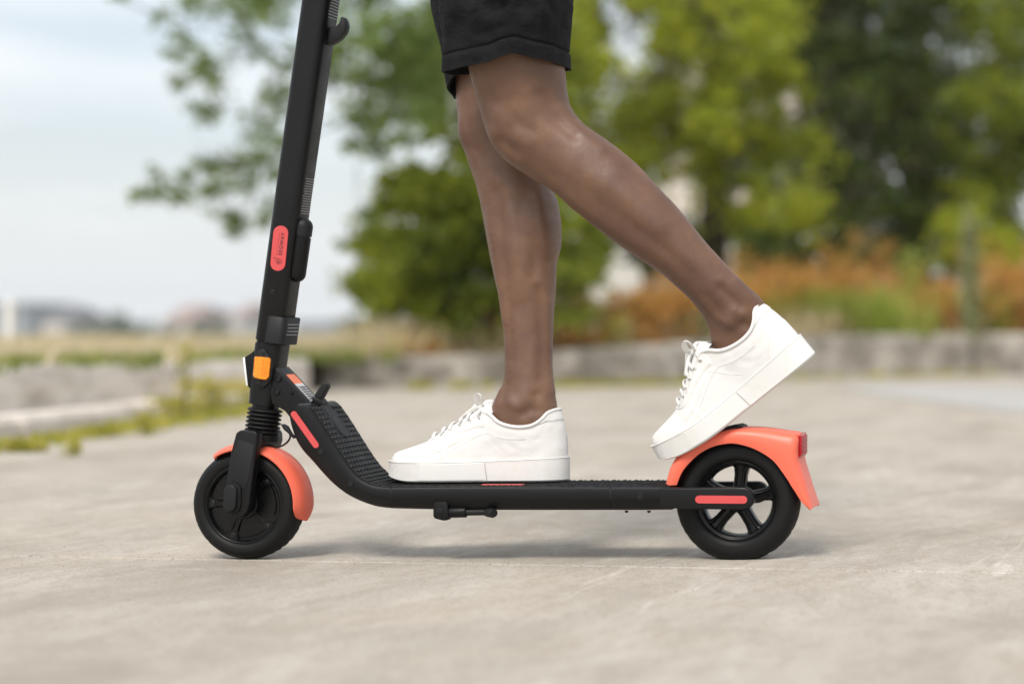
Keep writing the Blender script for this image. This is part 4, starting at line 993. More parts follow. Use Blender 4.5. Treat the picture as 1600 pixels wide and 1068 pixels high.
rn = [(-330, 706, 905, -.082, .092), (-200, 700, 895, -.090, .096), (-60, 694, 889, -.094, .098), (0, 696, 887, -.094, .098), (50, 699, 884, -.092, .096), (82, 702, 882, -.090, .094), (120, 701.5, 882, -.088, .092)]
rf2 = [(-330, 694, 880, .082, .092), (-200, 684, 870, .088, .096), (-60, 677, 860, .088, .096), (0, 680, 858, .086, .094), (50, 688, 856, .082, .088), (93, 697, 852, .078, .082), (155, 711, 850, .074, .074)]
pel = loft([[Vector((P(px_c, py, 0).x + a * math.cos(t), b * math.sin(t), Z(py))) for t in np.linspace(0, 2 * math.pi, 49)[:-1]] for py, px_c, a, b in ((-480, 795, .125, .172), (-400, 797, .128, .178), (-300, 800, .130, .185), (-190, 795, .122, .182), (-170, 795, .10, .16))])
sh = build('shorts', join(shorts_leg(rn, hem_near, seed=3), shorts_leg(rf2, hem_far, seed=12), pel), M['cloth'], PER, smooth=75)
# ---- sneakers
L = 0.3115
FW = np.array([(0, 0), (.003, .014), (.010, .0245), (.022, .0335), (.045, .0425), (.075, .0480), (.10, .0490), (.14, .0450), (.18, .0400), (.22, .0385), (.255, .0375), (.280, .0335), (.298, .0240), (.3075, .0125), (.3115, 0)])
def outline(inset=0.0, n=64):
    """closed footprint, from the toe along the near side to the heel and back"""
    dense = cr_path([(a, b, 0) for a, b in FW], 12); x = np.array([p.x for p in dense]); y = np.array([max(0, p.y) for p in dense])
    s = np.concatenate([[0], np.cumsum(np.hypot(np.diff(x), np.diff(y)))]); t = np.linspace(0, s[-1], n)
    hx, hy = np.interp(t, s, x), np.interp(t, s, y)
    bend = lambda q: 0.006 * math.sin(math.pi * q / L)          # the foot's slight banana shape
    pts = [(hx[i], -hy[i]) for i in range(n)] + [(hx[i], hy[i]) for i in range(n - 2, 0, -1)]
    if inset:
        c = Vector((L / 2, 0)); out = []
        m = len(pts)
        for i in range(m):
            a = Vector(pts[i - 1]); b = Vector(pts[(i + 1) % m]); d = (b - a).normalized(); nn = Vector((-d.y, d.x))
            out.append((pts[i][0] + nn.x * inset, pts[i][1] + nn.y * inset))
        pts = out
    return pts
def sole_top(x): return float(np.interp(x, [0, .03, .08, .15, .22, .29, .3115], [.0350, .0340, .0335, .0350, .0375, .0405, .0415]))
TOP = [(0.0, .0085, 0, .0470), (.010, .0150, 0, .0510), (.022, .0310, 0, .0565), (.045, .0560, 0, .0650), (.066, .0720, .0010, .0722), (.080, .0860, .0120, .0775), (.100, .1050, .0185, .0885), (.125, .1280, .0215, .1025),
       (.150, .1520, .0240, .1165), (.168, .1700, .0275, .1210), (.182, .1830, .0330, .1180), (.198, .1990, .0365, .1045), (.218, .2180, .0375, .0975), (.238, .2390, .0368, .0955), (.256, .2580, .0345, .0990), (.272, .2715, .0310, .1085), (.286, .2800, .0250, .1190), (.298, .2880, .0160, .1235), (.307, .2925, .0070, .1245), (.3115, .2935, 0, .1245)]
TD = cr_path([(a, 0, 0) for a, *_ in TOP], 6); TDp = cr_path([q[1:] for q in TOP], 6); TDx = np.array([p.x for p in TD]); TDv = np.array([tuple(p) for p in TDp])
o_in = outline(0.0045, 64)
HX = np.array([p[0] for p in o_in[:64]]); HY_ = np.array([p[1] for p in o_in[:64]]); 
SS = np.concatenate([[0], np.cumsum(np.hypot(np.diff(HX), np.diff(HY_)))]); SS /= SS[-1]
def shell(u, v, side, off=0.0):
    """point of the shoe upper. u: 0 toe .. 1 heel along the edge, v: 0 sole .. 1 top edge, side -1 near / +1 far"""
    def S(u, v):
        bx = float(np.interp(u, SS, HX)); by = -float(np.interp(u, SS, HY_)); bz = sole_top(bx) - 0.006
        key = min(L, max(0, (bx - HX[0]) / (HX[63] - HX[0]) * L)); tx, ty, tz = (float(np.interp(key, TDx, TDv[:, k])) for k in range(3))
        toe = max(0, 1 - bx / 0.09)
        heel = max(0, (bx - 0.24) / 0.07)
        cx = bx * (0.78 + 0.10 * heel) + tx * (0.22 - 0.10 * heel); cy = max(by, ty) * 1.03 * (1 - 0.05 * toe) if by > 0.002 else by
        cz = bz + (tz - bz) * (0.62 + 0.30 * toe)
        if heel > 0: cx += 0.004 * heel * (1 - abs(by) / 0.04)
        a, b, c = (1 - v) ** 2, 2 * v * (1 - v), v * v
        return Vector((a * bx + b * cx + c * tx, side * (a * by + b * cy + c * ty), a * bz + b * cz + c * tz))
    p = S(u, v)
    k = 0.0007 * mnoise.noise(Vector((p.x * 34, v * 3.5 + side, 2.0))) + 0.0006 * mnoise.noise(Vector((p.x * 70 + v * 5, v * 6 - p.x * 40, 7 + side)))
    if .06 < p.x < .16: k -= 0.0030 * max(0, 1 - abs((v - 0.30) - (p.x - .09) * 3.2) / .07) * math.sin((p.x - .06) / .10 * math.pi)
    e = 1e-3
    du = S(min(1, u + e), v) - S(max(0, u - e), v); dv = S(u, min(1, v + e)) - S(u, max(0, v - e)); nn = du.cross(dv)
    if nn.length < 1e-12: nn = Vector((0, 0, 1))
    nn.normalize()
    if nn.y * side < 0 and abs(nn.y) > 0.15: nn = -nn
    elif abs(nn.y) <= 0.15:
        ref = Vector((p.x - 0.16, p.y, p.z - 0.03))
        if nn.dot(ref) < 0: nn = -nn
    return p + nn * (off + k * min(1, abs(p.y) / 0.010) * min(1, 6 * v) * min(1, 5 * (1 - v)))
def panel(u0, u1, lo, hi, side, off, nu=26, nv=8):
    """raised overlay between the curves lo(u), hi(u) with a turned-down edge"""
    V, F = [], []
    for i in range(nu + 1):
        u = u0 + (u1 - u0) * i / nu; a, b = lo(u), hi(u)
        for j in range(nv + 1):
            v = a + (b - a) * j / nv; e = i in (0, nu) or j == 0
            V.append(shell(u, min(1, max(0, v)), side, -0.0004 if e else off))
    m = nv + 1
    for i in range(nu):
        for j in range(nv): F.append((i * m + j, (i + 1) * m + j, (i + 1) * m + j + 1, i * m + j + 1))
    return V, F
def ux(x): return float(np.interp(x, HX, SS))
def make_sneaker(tf, parent, label=None, mirror=1):
    def T(vf): return [tf(Vector(p)) for p in vf[0]], vf[1]
    # upper
    nu, nv = 96, 22; V, F = [], []
    for side in (-1, 1):
        k0 = len(V)
        for i in range(nu + 1):
            for j in range(nv + 1): V.append(shell(i / nu, j / nv, side))
        m = nv + 1
        for i in range(nu):
            for j in range(nv): F.append((k0 + i * m + j, k0 + (i + 1) * m + j, k0 + (i + 1) * m + j + 1, k0 + i * m + j + 1))
    up = build('sneaker', T((V, F)), M['leather'], parent, smooth=80)
    bm = bmesh.new(); bm.from_mesh(up.data); bmesh.ops.remove_doubles(bm, verts=bm.verts, dist=0.0006); bmesh.ops.recalc_face_normals(bm, faces=bm.faces); bm.to_mesh(up.data); bm.free(); up.data.shade_smooth()
    if label: up['label'] = label
    ch = lambda name, vf, mat, **k: build(name, T(vf), M[mat], up, **k)
    # sole: stacked outlines, finely ribbed at toe and heel, smooth band between
    zs = [0.0, 0.0012, 0.003] + [0.003 + 0.0011 * k for k in range(1, 29)]
    rings = []
    base_o = outline(0.0, 64); 
    outs = {d: outline(d, 64) for d in (0.0,)}
    for zi, z in enumerate(zs):
        f = (z - zs[0]) / (zs[-1] - zs[0]); ring = []
        for i, (x, y) in enumerate(base_o):
            a = Vector(base_o[i - 1]); b = Vector(base_o[(i + 1) % len(base_o)]); d = (b - a).normalized(); nn = Vector((-d.y, d.x))
            rib = (x < .066 or x > .178) and 2 < zi < len(zs) - 2
            ins = (0.0045 if zi == 0 else 0.0015 if zi == 1 else 0.0) + (0.00050 if rib and zi % 2 else 0.0) + (0.0012 if zi == len(zs) - 1 else 0)
            if not rib and 2 < zi < len(zs) - 2: ins -= 0.0006
            zz = f * sole_top(x) + 0.010 * max(0, 1 - x / 0.05) ** 2 * (1 - f)
            ring.append(Vector((x + nn.x * ins, y + nn.y * ins, zz)))
        rings.append(ring)
    ch('sole', loft(rings), 'sole', smooth=50)
    for xs_ in (.0665, .1775):
        for sgn in (-1, 1):
            yy = float(np.interp(xs_, [p.x for p in cr_path([(a, b, 0) for a, b in FW], 12)], [p.y for p in cr_path([(a, b, 0) for a, b in FW], 12)]))
            ch('sole_seam', tube([Vector((xs_ + .004 * (1 - q), sgn * (yy + .0003), .002 + q * (sole_top(xs_) - .004))) for q in (0, .5, 1)], 0.0005, 5), 'seam_dark')
    fx = outline(0.0005, 64)
    ch('welt', tube([Vector((x, y, sole_top(x) + 0.0002)) for x, y in fx + fx[:1]], 0.0013, 6), 'sole')
    for side in (-1, 1):
        seam = [shell(ux(x), 0.035, side, 0.0012) for x in np.linspace(.004, .308, 80)]
        ch('stitching', tube(seam, 0.00055, 5), 'stitch')
        ch('toe_panel', panel(0, ux(.083), lambda u: 0.02, lambda u: 0.50 * math.sin(min(1, (ux(.083) - u) / ux(.083) * 5) * math.pi / 2) ** .7, side, 0.0011), 'panel', smooth=50)
        ch('eyestay', panel(ux(.064), ux(.176), lambda u: 0.97 - 0.33 * min(1, (u - ux(.064)) / (ux(.176) - ux(.064)) * 4.5) ** .6, lambda u: 1.0, side, 0.0016, 40), 'panel', smooth=50)
        ch('heel_counter', panel(ux(.250), 1.0, lambda u: 0.02, lambda u: 0.44 * math.sin(min(1, (u - ux(.250)) / (1 - ux(.250)) * 2.2) * math.pi / 2) ** .6, side, 0.0012), 'panel', smooth=50)
        ch('heel_tab', panel(ux(.258), 1.0, lambda u: 0.97 - 0.24 * min(1, (u - ux(.258)) / (1 - ux(.258)) * 2.0) ** .8, lambda u: 1.0, side, 0.0013), 'panel', smooth=50)
        def line(name, pts, r=0.00045):
            q = []
            for (x0, v0), (x1, v1) in zip(pts, pts[1:]):
                for k in range(12): t = k / 12; q.append(shell(ux(x0 + (x1 - x0) * t), v0 + (v1 - v0) * t, side, 0.0001))
            q.append(shell(ux(pts[-1][0]), pts[-1][1], side, 0.0001)); ch(name, tube(q, r, 5), 'stitch')
        line('seam', [(.092, .70), (.097, .35), (.107, .03)]); line('seam', [(.095, .70), (.100, .35), (.110, .03)])
        line('seam', [(.112, .32), (.150, .46), (.190, .60), (.245, .62)]); line('seam', [(.112, .295), (.150, .435), (.190, .575), (.245, .60)])
        line('seam', [(.160, .62), (.180, .40), (.205, .22)])
    # padded collar edge, tongue
    col = [shell(ux(x), 1.0, -1, 0) for x in np.linspace(.165, .3114, 40)] + [shell(ux(x), 1.0, 1, 0) for x in np.linspace(.3114, .165, 40)]
    ch('collar', tube(col, 0.0031, 10), 'leather')
    mid = Vector((.225, 0, .086)); inn = [mid + (p - mid) * .5 - Vector((0, 0, .010)) for p in col]
    k_ = len(col); ch('lining', (col + inn, [(i, (i + 1) % k_, (i + 1) % k_ + k_, i + k_) for i in range(k_)]), 'leather', smooth=60)
    tg = []
    for k in range(22):
        t = k / 21; x = .066 + .106 * t + (0.004 * max(0, t - .8) / .2); z = float(np.interp(x, [.066, .10, .14, .165, .185], [.0700, .0890, .1140, .1310, .1400])) + 0.001
        w = (0.010 + .020 * min(1, t * 3)) * (1.0 if t < .93 else math.sqrt(max(0.05, 1 - ((t - .93) / .07) ** 2 * .8)))
        nrm = Vector((-0.72, 0, 0.69)); ring = []
        for s in range(11):
            a = -1 + 2 * s / 10; ring.append(Vector((x, a * w, z)) - nrm * (0.010 * a * a))
        for s in range(11):
            a = 1 - 2 * s / 10; ring.append(Vector((x, a * w * .97, z)) - nrm * (0.010 * a * a + 0.006 + 0.014 * max(0, t - .55)))
        tg.append(ring)
    ch('tongue', loft(tg), 'panel', smooth=60)
    # lacing
    nrm = Vector((-0.62, 0, 0.785)); rows = np.linspace(.079, .162, 6)
    for i, x in enumerate(rows):
        a = shell(ux(x), 0.90, -1, 0.0028); b = shell(ux(x), 0.90, 1, 0.0028); a2 = shell(ux(x), .995, -1, 0.0035); b2 = shell(ux(x), .995, 1, 0.0035)
        mid = (a2 + b2) / 2 + nrm * (0.0055 + 0.0005 * (i % 2)); skew = Vector((0.0045 * (1 if i % 2 else -1), 0, 0.003 * (1 if i % 2 else -1)))
        pts = cr_path([a - nrm * 0.004, a, a2 + skew * .4, mid, b2 - skew * .4, b, b - nrm * 0.004], 5)
        ch('lace', tube(pts, [0.0041] * len(pts), 8, (0.42, nrm, 1)), 'lace', smooth=60)
        for side in (-1, 1):
            q = shell(ux(x), .885, side, 0.0016); q2 = shell(ux(x), .885, side, 0.0030)
            ch('eyelet', lathe([(0.0021, 0), (0.0014, 0.0002)], q, q2 - q, 12), 'eyelet')
    kp = (shell(ux(.163), 1, -1) + shell(ux(.163), 1, 1)) / 2 + nrm * 0.010
    ch('knot', ball(kp, .0062, .0085, .0062, .5, 10), 'lace')
    def loop(pts, r=0.0046): ch('bow', tube(cr_path([kp + Vector(p) for p in pts], 8), r, 8, (0.38, (0.2, 1, 0.3))), 'lace', smooth=60)
    m = mirror
    loop([(0, 0, 0), (-.006, -.010 * m, .010), (-.001, -.020 * m, .021), (.006, -.026 * m, .022), (.008, -.022 * m, .012), (.004, -.010 * m, .003), (0, 0, 0)])
    loop([(0, 0, 0), (-.012, .012 * m, .004), (-.026, .022 * m, -.008), (-.040, .026 * m, -.019), (-.041, .018 * m, -.021), (-.028, .012 * m, -.012), (-.010, .004 * m, -.002), (0, 0, 0)])
    loop([(0, 0, 0), (-.010, -.012 * m, -.002), (-.022, -.020 * m, -.013), (-.030, -.023 * m, -.022)], 0.0040)
    loop([(0, 0, 0), (.004, .010 * m, .008), (.010, .020 * m, .010), (.016, .028 * m, .004)], 0.0040)
    return up
fx0 = X(609.5, 0.026)
def tf_far(p): return Vector((fx0 + p.x * 1.012, 0.026 + p.y, 0.1333 + p.z))
make_sneaker(tf_far, PER, 'white sneaker standing flat on the deck')
# rear shoe: heel lifted, bent a little at the ball of the foot
A0 = P(1033, 722.5, -0.055); KX = 1.06; BX = 0.100
a_t, a_h = math.radians(28.5), math.radians(38.6)
def tf_near(p):
    ro = math.radians(8); x, y, z = p.x * KX, p.y * math.cos(ro) - p.z * math.sin(ro) * 0.6, p.z * 1.04 * math.cos(ro) + p.y * math.sin(ro)
    def base(s):                                          # sole line with a soft bend
        n = 24; q = Vector((0, 0)); ds = s / n
        for k in range(n):
            w = min(1, max(0, ((k + .5) * ds - (BX - 0.05)) / 0.10)); a = a_t + (a_h - a_t) * w * w * (3 - 2 * w)
            q += Vector((math.cos(a), math.sin(a))) * ds
        w = min(1, max(0, (s - (BX - 0.05)) / 0.10)); return q, a_t + (a_h - a_t) * w * w * (3 - 2 * w)
    q, a = base(x)
    return Vector((A0.x - 0.012 * math.cos(a_t) + q.x - math.sin(a) * z, -0.010 + y, A0.z - 0.012 * math.sin(a_t) + q.y + math.cos(a) * z))
make_sneaker(tf_near, PER, 'white sneaker with its heel lifted, toe on the rear mudguard', mirror=1)

# ------------------------------------------------------------------ trees and bushes behind
def ground_z(px, d): return bank_z(px, d)
def tree(name, base, trunk_h, trunk_r, clusters, leaf, size, mat, label, cat='tree', group=None, bark='bark', lean=(0, 0), hollow=0.2, gap=None, limb_k=0.5, fork=None):
    """clusters: list of (centre, radii, leaf count). Limbs run from the trunk to the clusters, leaves fill them"""
    root = thing(name, base, label, cat, group); base = Vector(base)
    top = base + Vector((lean[0], lean[1], trunk_h))
    pa = cr_path([base - Vector((0, 0, .1)), base + Vector((lean[0] * .2, lean[1] * .2, trunk_h * .4)), top], 8)
    parts = [tube(pa, list(np.linspace(trunk_r * 1.15, trunk_r * .62, len(pa))), 10)]
    done = []; cs = sorted(clusters, key=lambda q: (Vector(q[0]) - top).length)
    for c, r, n in cs:
        c = Vector(c)
        hz = np.clip((c.z - base.z) / max(0.1, trunk_h) * 0.6, 0.35, 1.0); st = pa[int(hz * (len(pa) - 1))]
        prev = [q for q in done if (q - c).length < 0.75 * (st - c).length]      # branch off the nearest limb already grown
        if prev: st = min(prev, key=lambda q: (q - c).length)
        done.append(c)
        mid = st.lerp(c, 0.5) + Vector((random.gauss(0, .08), random.gauss(0, .08), 0.12 * (c - st).length))
        rr = max(0.006, trunk_r * limb_k * (0.35 + 0.4 * random.random()) * min(1.0, 0.5 + (st - c).length * .35))
        pts = cr_path([st, mid, c], 6); parts.append(tube(pts, list(np.linspace(rr, rr * 0.22, len(pts))), 6))
        for k in range(3):
            e = c + Vector((random.gauss(0, 1) * r[0], random.gauss(0, 1) * r[1], random.gauss(0, 1) * r[2])) * 0.75
            s0 = pts[random.randint(8, len(pts) - 2)]; parts.append(tube(cr_path([s0, s0.lerp(e, .5) + Vector((0, 0, .04)), e], 3), [rr * .28, rr * .25, rr * .22, rr * .2, rr * .17, rr * .14, rr * .1], 5))
    build('trunk', join(*parts), M[bark], root, smooth=60)
    pts = []
    for c, r, n in cs:
        k = max(1, n // 26)                                # leaves gather in sprays
        sp = blob_points(c, r, k, hollow)
        for q in sp: pts.append(q + RNG.normal(size=(26, 3)) * np.array([0.45, 0.45, 0.32]) * min(r) * 0.55)
    pts = np.concatenate(pts)
    if gap is not None:
        keep = np.array([not gap(p) for p in pts]); pts = pts[keep]
    leaves('crown', pts, size, M[mat], root)
    return root
def px_of(p):
    d = p[1] + DIST; return PX + (p[0] - CX) * FPX / d, HY - (p[2] - CZ) * FPX / d
def cl(px, py, d, rpx, n, dd=0.0, rz=None):
    y = d + dd - DIST; r = rpx * d / FPX
    return (tuple(P(px, py, y)), (r, r * 0.9, (rz or rpx) * d / FPX), n)
R_ = random.Random(21)
# A: airy tree whose branches hang over from the middle towards the left
dA = 12.2
A = [(292, 60, 40, 90), (262, 135, 22, 60), (330, 110, 48, 150), (325, 165, 36, 110), (400, 30, 55, 240), (390, 70, 40, 140), (430, 140, 45, 170), (405, 190, 42, 160), (312, 245, 26, 80), (245, 295, 30, 110), (285, 290, 24, 70), (345, 300, 40, 160),
     (375, 265, 45, 200), (420, 250, 40, 170), (372, 345, 36, 130), (420, 330, 28, 90), (250, 25, 22, 40), (185, 0, 18, 30), (300, 5, 45, 120), (350, -20, 60, 260), (460, -30, 70, 400), (560, -10, 70, 520), (545, 60, 50, 300), (600, 70, 60, 420), (570, 130, 45, 260), (545, 190, 40, 190), (620, 150, 60, 430),
     (660, 60, 65, 520), (650, 190, 50, 330), (690, 120, 60, 430), (590, 215, 36, 150), (520, 110, 40, 190), (470, 90, 36, 120), (560, 330, 20, 50), (545, 385, 16, 30), (700, 10, 60, 420)]
cA = [cl(a, b, dA, r, int(n * 1.25), R_.uniform(-.9, .9)) for a, b, r, n in A]
cA += [cl(R_.uniform(300, 900), R_.uniform(-700, -80), dA, R_.uniform(70, 130), 260, R_.uniform(-1.2, 1.2)) for _ in range(7)]
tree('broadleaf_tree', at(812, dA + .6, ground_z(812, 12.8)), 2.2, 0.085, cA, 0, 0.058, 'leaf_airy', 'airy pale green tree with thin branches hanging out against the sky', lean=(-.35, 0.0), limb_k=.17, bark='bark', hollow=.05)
# B: dense deep green small tree behind the standing leg
dB = 13.2
cB = []
for _ in range(52):
    px = R_.uniform(580, 930); t = (px - 580) / 350; top = np.interp(px, [580, 620, 680, 760, 930], [330, 250, 205, 190, 200]); py = R_.uniform(top + 22, 480)
    if px < 625 and py > 455: continue
    cB.append(cl(px, py, dB, R_.uniform(34, 56), 380, R_.uniform(-.9, .9)))
for _ in range(16):
    cB.append(cl(R_.uniform(650, 900), R_.uniform(-60, 230), dB + .6, R_.uniform(40, 60), 300, R_.uniform(-.7, .9)))
tree('small_tree', at(720, dB, ground_z(720, dB)), 0.9, 0.09, cB, 0, 0.075, 'leaf_deep', 'dense deep green small tree reaching down to the dry grass behind the standing leg', hollow=.5)
# C: yellow green tree in the middle, a hole of sky in it
dC = 17.5
cC = []
for _ in range(64):
    px = R_.uniform(850, 1250); py = R_.uniform(-60, 320)
    if py > np.interp(px, [850, 900, 1000, 1100, 1180, 1260], [400, 345, 290, 300, 330, 345]): continue
    cC.append(cl(px, py, dC, R_.uniform(42, 70), 340, R_.uniform(-1.3, 1.0)))
cC += [cl(a, b, dC, r, n, -.6) for a, b, r, n in ((1180, 280, 48, 330), (1205, 310, 42, 280), (1230, 335, 36, 230), (1260, 350, 30, 160), (1140, 250, 44, 300), (1175, 330, 34, 220), (1215, 365, 30, 180), (1275, 335, 32, 180), (1150, 300, 30, 180), (905, 300, 46, 330), (930, 345, 34, 170), (1200, 210, 50, 320), (1185, 80, 60, 380), (940, 140, 60, 400), (900, 220, 56, 400), (1080, 170, 60, 400))]
cC += [cl(R_.uniform(850, 1250), R_.uniform(-800, -90), dC, R_.uniform(80, 140), 300, R_.uniform(-1.5, 1.2)) for _ in range(8)]
def gapC(p):
    a, b = px_of(p)
    for gx, gy, rx, ry in ((985, 62, 32, 46), (950, 12, 26, 22), (1236, 152, 13, 20), (1160, 300, 11, 16), (1062, 300, 13, 34), (1015, 35, 14, 20)):
        if ((a - gx) / rx) ** 2 + ((b - gy) / ry) ** 2 < 1: return random.random() < 0.93
    return False
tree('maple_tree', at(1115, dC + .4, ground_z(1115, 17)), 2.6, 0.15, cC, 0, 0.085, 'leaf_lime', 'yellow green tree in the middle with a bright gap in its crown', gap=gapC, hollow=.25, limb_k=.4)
# D: two darker trees on the right
dD = 20.0
def dark_tree(px0, px1, base_px, label, n, seed, low=345, mat='leaf_dark'):
    rr = random.Random(seed); c = []
    for _ in range(n):
        px = rr.uniform(px0, px1); py = rr.uniform(-60, low - 20)
        c.append(cl(px, py, dD, rr.uniform(48, 84), 330, rr.uniform(-1.6, 1.2)))
    c += [cl(rr.uniform(px0, px1), rr.uniform(0, low), dD + 1.5, rr.uniform(60, 90), 330, rr.uniform(-.4, .8)) for _ in range(16)]
    c += [cl(rr.uniform(px0, px1), rr.uniform(-900, -90), dD, rr.uniform(90, 150), 330, rr.uniform(-1.6, 1.6)) for _ in range(10)]
    def gp(p):
        a, b = px_of(p)
        return ((a - 1236) / 13) ** 2 + ((b - 152) / 20) ** 2 < 1 and random.random() < .9
    tree('shade_tree', at(base_px, dD, ground_z(base_px, 17)), 2.4, 0.19, c, 0, 0.09, mat, label, gap=gp, hollow=.4, group=None)
dark_tree(1225, 1480, 1430, 'dark shady tree with a thick trunk behind the tall pale weed', 56, 4, 355)
dark_tree(1450, 1760, 1640, 'dark green tree filling the upper right corner', 52, 5, 330, 'leaf_deep')
# bushes in the shade under the trees
for px, w, h, d, mat, lab in ((905, 46, 60, 14.6, 'leaf_deep', 'low green bush under the yellow green tree, nearest the standing leg'), (1215, 60, 60, 16.4, 'leaf_dark', 'dark bush between the two thick trunks'), (1385, 60, 150, 19.0, 'leaf_dark', 'tall dark bush against the thick dark trunk on the right'), (1120, 50, 120, 18.6, 'leaf_deep', 'deep green bush behind the brown trunk in the middle'), (1330, 60, 70, 18.2, 'leaf_dark', 'dark bush left of the thick dark trunk on the right'),
                        (1478, 70, 110, 19.2, 'leaf_dark', 'dark bush behind the tall pale weed'), (1575, 80, 110, 19.4, 'leaf_deep', 'deep green bush behind the lime tinted one'), (1560, 80, 80, 18.0, 'leaf_lime', 'lime tinted bush under the right hand dark tree'), (1040, 50, 70, 17.5, 'leaf_dark', 'dark bush beside the brown trunk in the middle')):
    z = ground_z(px, d); c = [cl(px + R_.gauss(0, w * .5), 420 - abs(R_.gauss(0, h * .45)), d, w * .5, 330, R_.uniform(-.5, .5)) for _ in range(9)]
    tree('green_bush', at(px, d, z), .25, .03, c, 0, .07, mat, lab, cat='bush', hollow=.4)

# rust coloured shrubs in a row behind the grey wall
def rust_shrub(px, d, h, w, label, n=1500, mat='rust'):
    z = ground_z(px, d); b = at(px, d, z - .01); root = thing('dried_shrub', b, label, 'shrub', 'rust coloured shrubs behind the grey wall')
    st, pts = [], []
    for k in range(14):
        a = random.uniform(0, 6.28); r = w * math.sqrt(random.random()); hh = h * random.uniform(.65, 1.1) * (1 - .35 * (r / w) ** 2)
        e = b + Vector((math.cos(a) * r, math.sin(a) * r * .8, hh)); m = b + Vector((math.cos(a) * r * .6, math.sin(a) * r * .5, hh * .5))
        pa = cr_path([b + Vector((math.cos(a) * r * .4, math.sin(a) * r * .3, 0)), m, e], 4); st.append(tube(pa, list(np.linspace(.008, .003, len(pa))), 5))
        for _ in range(n // 14):
            t = random.random() ** .75; q = pa[min(len(pa) - 1, int(t * len(pa)))]; s = .05 + .05 * (1 - t); pts.append((q.x + random.gauss(0, s), q.y + random.gauss(0, s), max(z, q.z + random.gauss(0, .03))))
    build('stem', join(*st), M['stem'], root, smooth=60); leaves('foliage', pts, .046, M[mat], root)
spec = [(640, 12.8, .20, .22), (780, 13.3, .30, .26), (835, 13.5, .34, .28), (865, 13.3, .34, .26), (915, 13.4, .28, .30), (962, 13.7, .30, .30), (1008, 13.6, .42, .30), (1055, 13.9, .44, .32), (1110, 14.2, .46, .30), (1140, 14.6, .50, .30), (655, 13.2, .24, .22), (700, 13.6, .30, .26), (890, 13.6, .34, .30), (940, 14.2, .30, .32), (985, 13.9, .30, .30), (1030, 14.6, .42, .32), (1080, 14.4, .40, .30), (1200, 15.0, .58, .36), (1250, 15.6, .68, .40), (1300, 15.2, .60, .36), (1345, 15.9, .70, .42), (1395, 15.4, .62, .40), (1445, 16.0, .66, .42), (1495, 15.6, .56, .38), (1545, 16.2, .66, .42), (1595, 15.8, .60, .40), (1645, 16.2, .60, .40), (1165, 15.4, .50, .30), (1225, 16.4, .75, .40), (1290, 16.8, .80, .44), (1420, 16.9, .78, .44), (1520, 17.0, .78, .44), (1600, 17.0, .75, .44)]
ORD = ('first second third fourth fifth sixth seventh eighth ninth tenth eleventh twelfth thirteenth fourteenth fifteenth sixteenth seventeenth eighteenth nineteenth twentieth ' + ' '.join('twenty-' + w for w in 'first second third fourth fifth sixth seventh eighth ninth'.split()) + ' thirtieth thirty-first thirty-second').split()
fr = sorted([q for q in spec if q[2] < .72], key=lambda q: q[0]); bk = sorted([q for q in spec if q[2] >= .72], key=lambda q: q[0])
for lst, tail in ((fr, 'rusty shrub of the front row, counted from the left end of the grey wall'), (bk, 'tall rusty shrub of the rear row, counted from the lifted heel')):
    for (px, d, h, w), o_ in zip(lst, ORD): rust_shrub(px, d - .4, h * (1.2 if px > 1150 else 1.0) * R_.choice((.6, .8, .95, 1.1, 1.25)), w * R_.uniform(.7, 1.0), o_ + ' ' + tail)
# taller pale plants and fresh tufts among them
weed_plant('pale_mullein', at(1516, 14.9, ground_z(1516, 14.9)), 1.02, 0.10, 900, 'tall pale green spire of a plant standing above the rusty shrubs', 'pale_weed', size=.06, stems=5, conic=True)
weed_plant('pale_weed', at(755, 13.0, ground_z(755, 13)), 0.46, 0.10, 520, 'pale yellow green upright weed in the dry grass behind the standing shin', 'pale_weed', size=.05, stems=6)
weed_plant('green_sapling', at(1425, 15.0, ground_z(1425, 15)), 0.66, 0.12, 260, 'small bright green sapling among the rusty shrubs', 'tuft', size=.06, stems=4)
weed_plant('green_sapling', at(1305, 15.3, ground_z(1305, 15.3)), .40, .14, 240, 'bushy green plant low among the rusty shrubs, above the grass tuft', 'weed', size=.06, stems=5)
for px, d, h, r, n, m_, lab in ((1205, 14.3, .34, .16, 260, 'weed', 'leafy yellow green plant at the left end of the tall rusty shrubs'), (1370, 14.9, .42, .16, 260, 'tuft', 'bright green leafy plant just right of the big grass tuft'), (1470, 15.2, .36, .18, 260, 'weed', 'yellow green plant between the green sapling and the pale spire'), (1570, 15.4, .44, .18, 280, 'weed', 'yellow green plant right of the pale spire'),
        (960, 13.0, .26, .16, 220, 'weed', 'low yellow green plant in front of the white shed'), (1090, 13.5, .30, .16, 240, 'pale_weed', 'pale dry plant under the lifted calf'), (690, 12.7, .20, .16, 200, 'weed', 'low green plant left of the standing shin')):
    weed_plant('leafy_plant', at(px, d, ground_z(px, d)), h, r, n, lab, m_, size=.05, stems=7)
for px, w, n, lab in ((1300, .55, 2600, 'big fresh green grass tuft hanging over the grey wall'), (1500, .34, 1000, 'smaller fresh grass tuft further along the grey wall'), (860, .25, 500, 'grass tuft at the grey wall behind the standing ankle')):
    d0 = float(np.interp(px, fp, fd)); c = at(px, d0 + .18, ground_z(px, d0 + .1))
    pts = [(c.x + random.gauss(0, w * .5), c.y + abs(random.gauss(0, .14)), c.z - .01) for _ in range(n)]
    rt = blade_mesh('grass_tuft', pts, RNG.uniform(.12, .46, n), RNG.uniform(.008, .018, n), M['tuft'], .7, loc=tuple(c), kind='thing'); tag(rt, lab, 'grass tuft', 'fresh grass tufts on the wall')

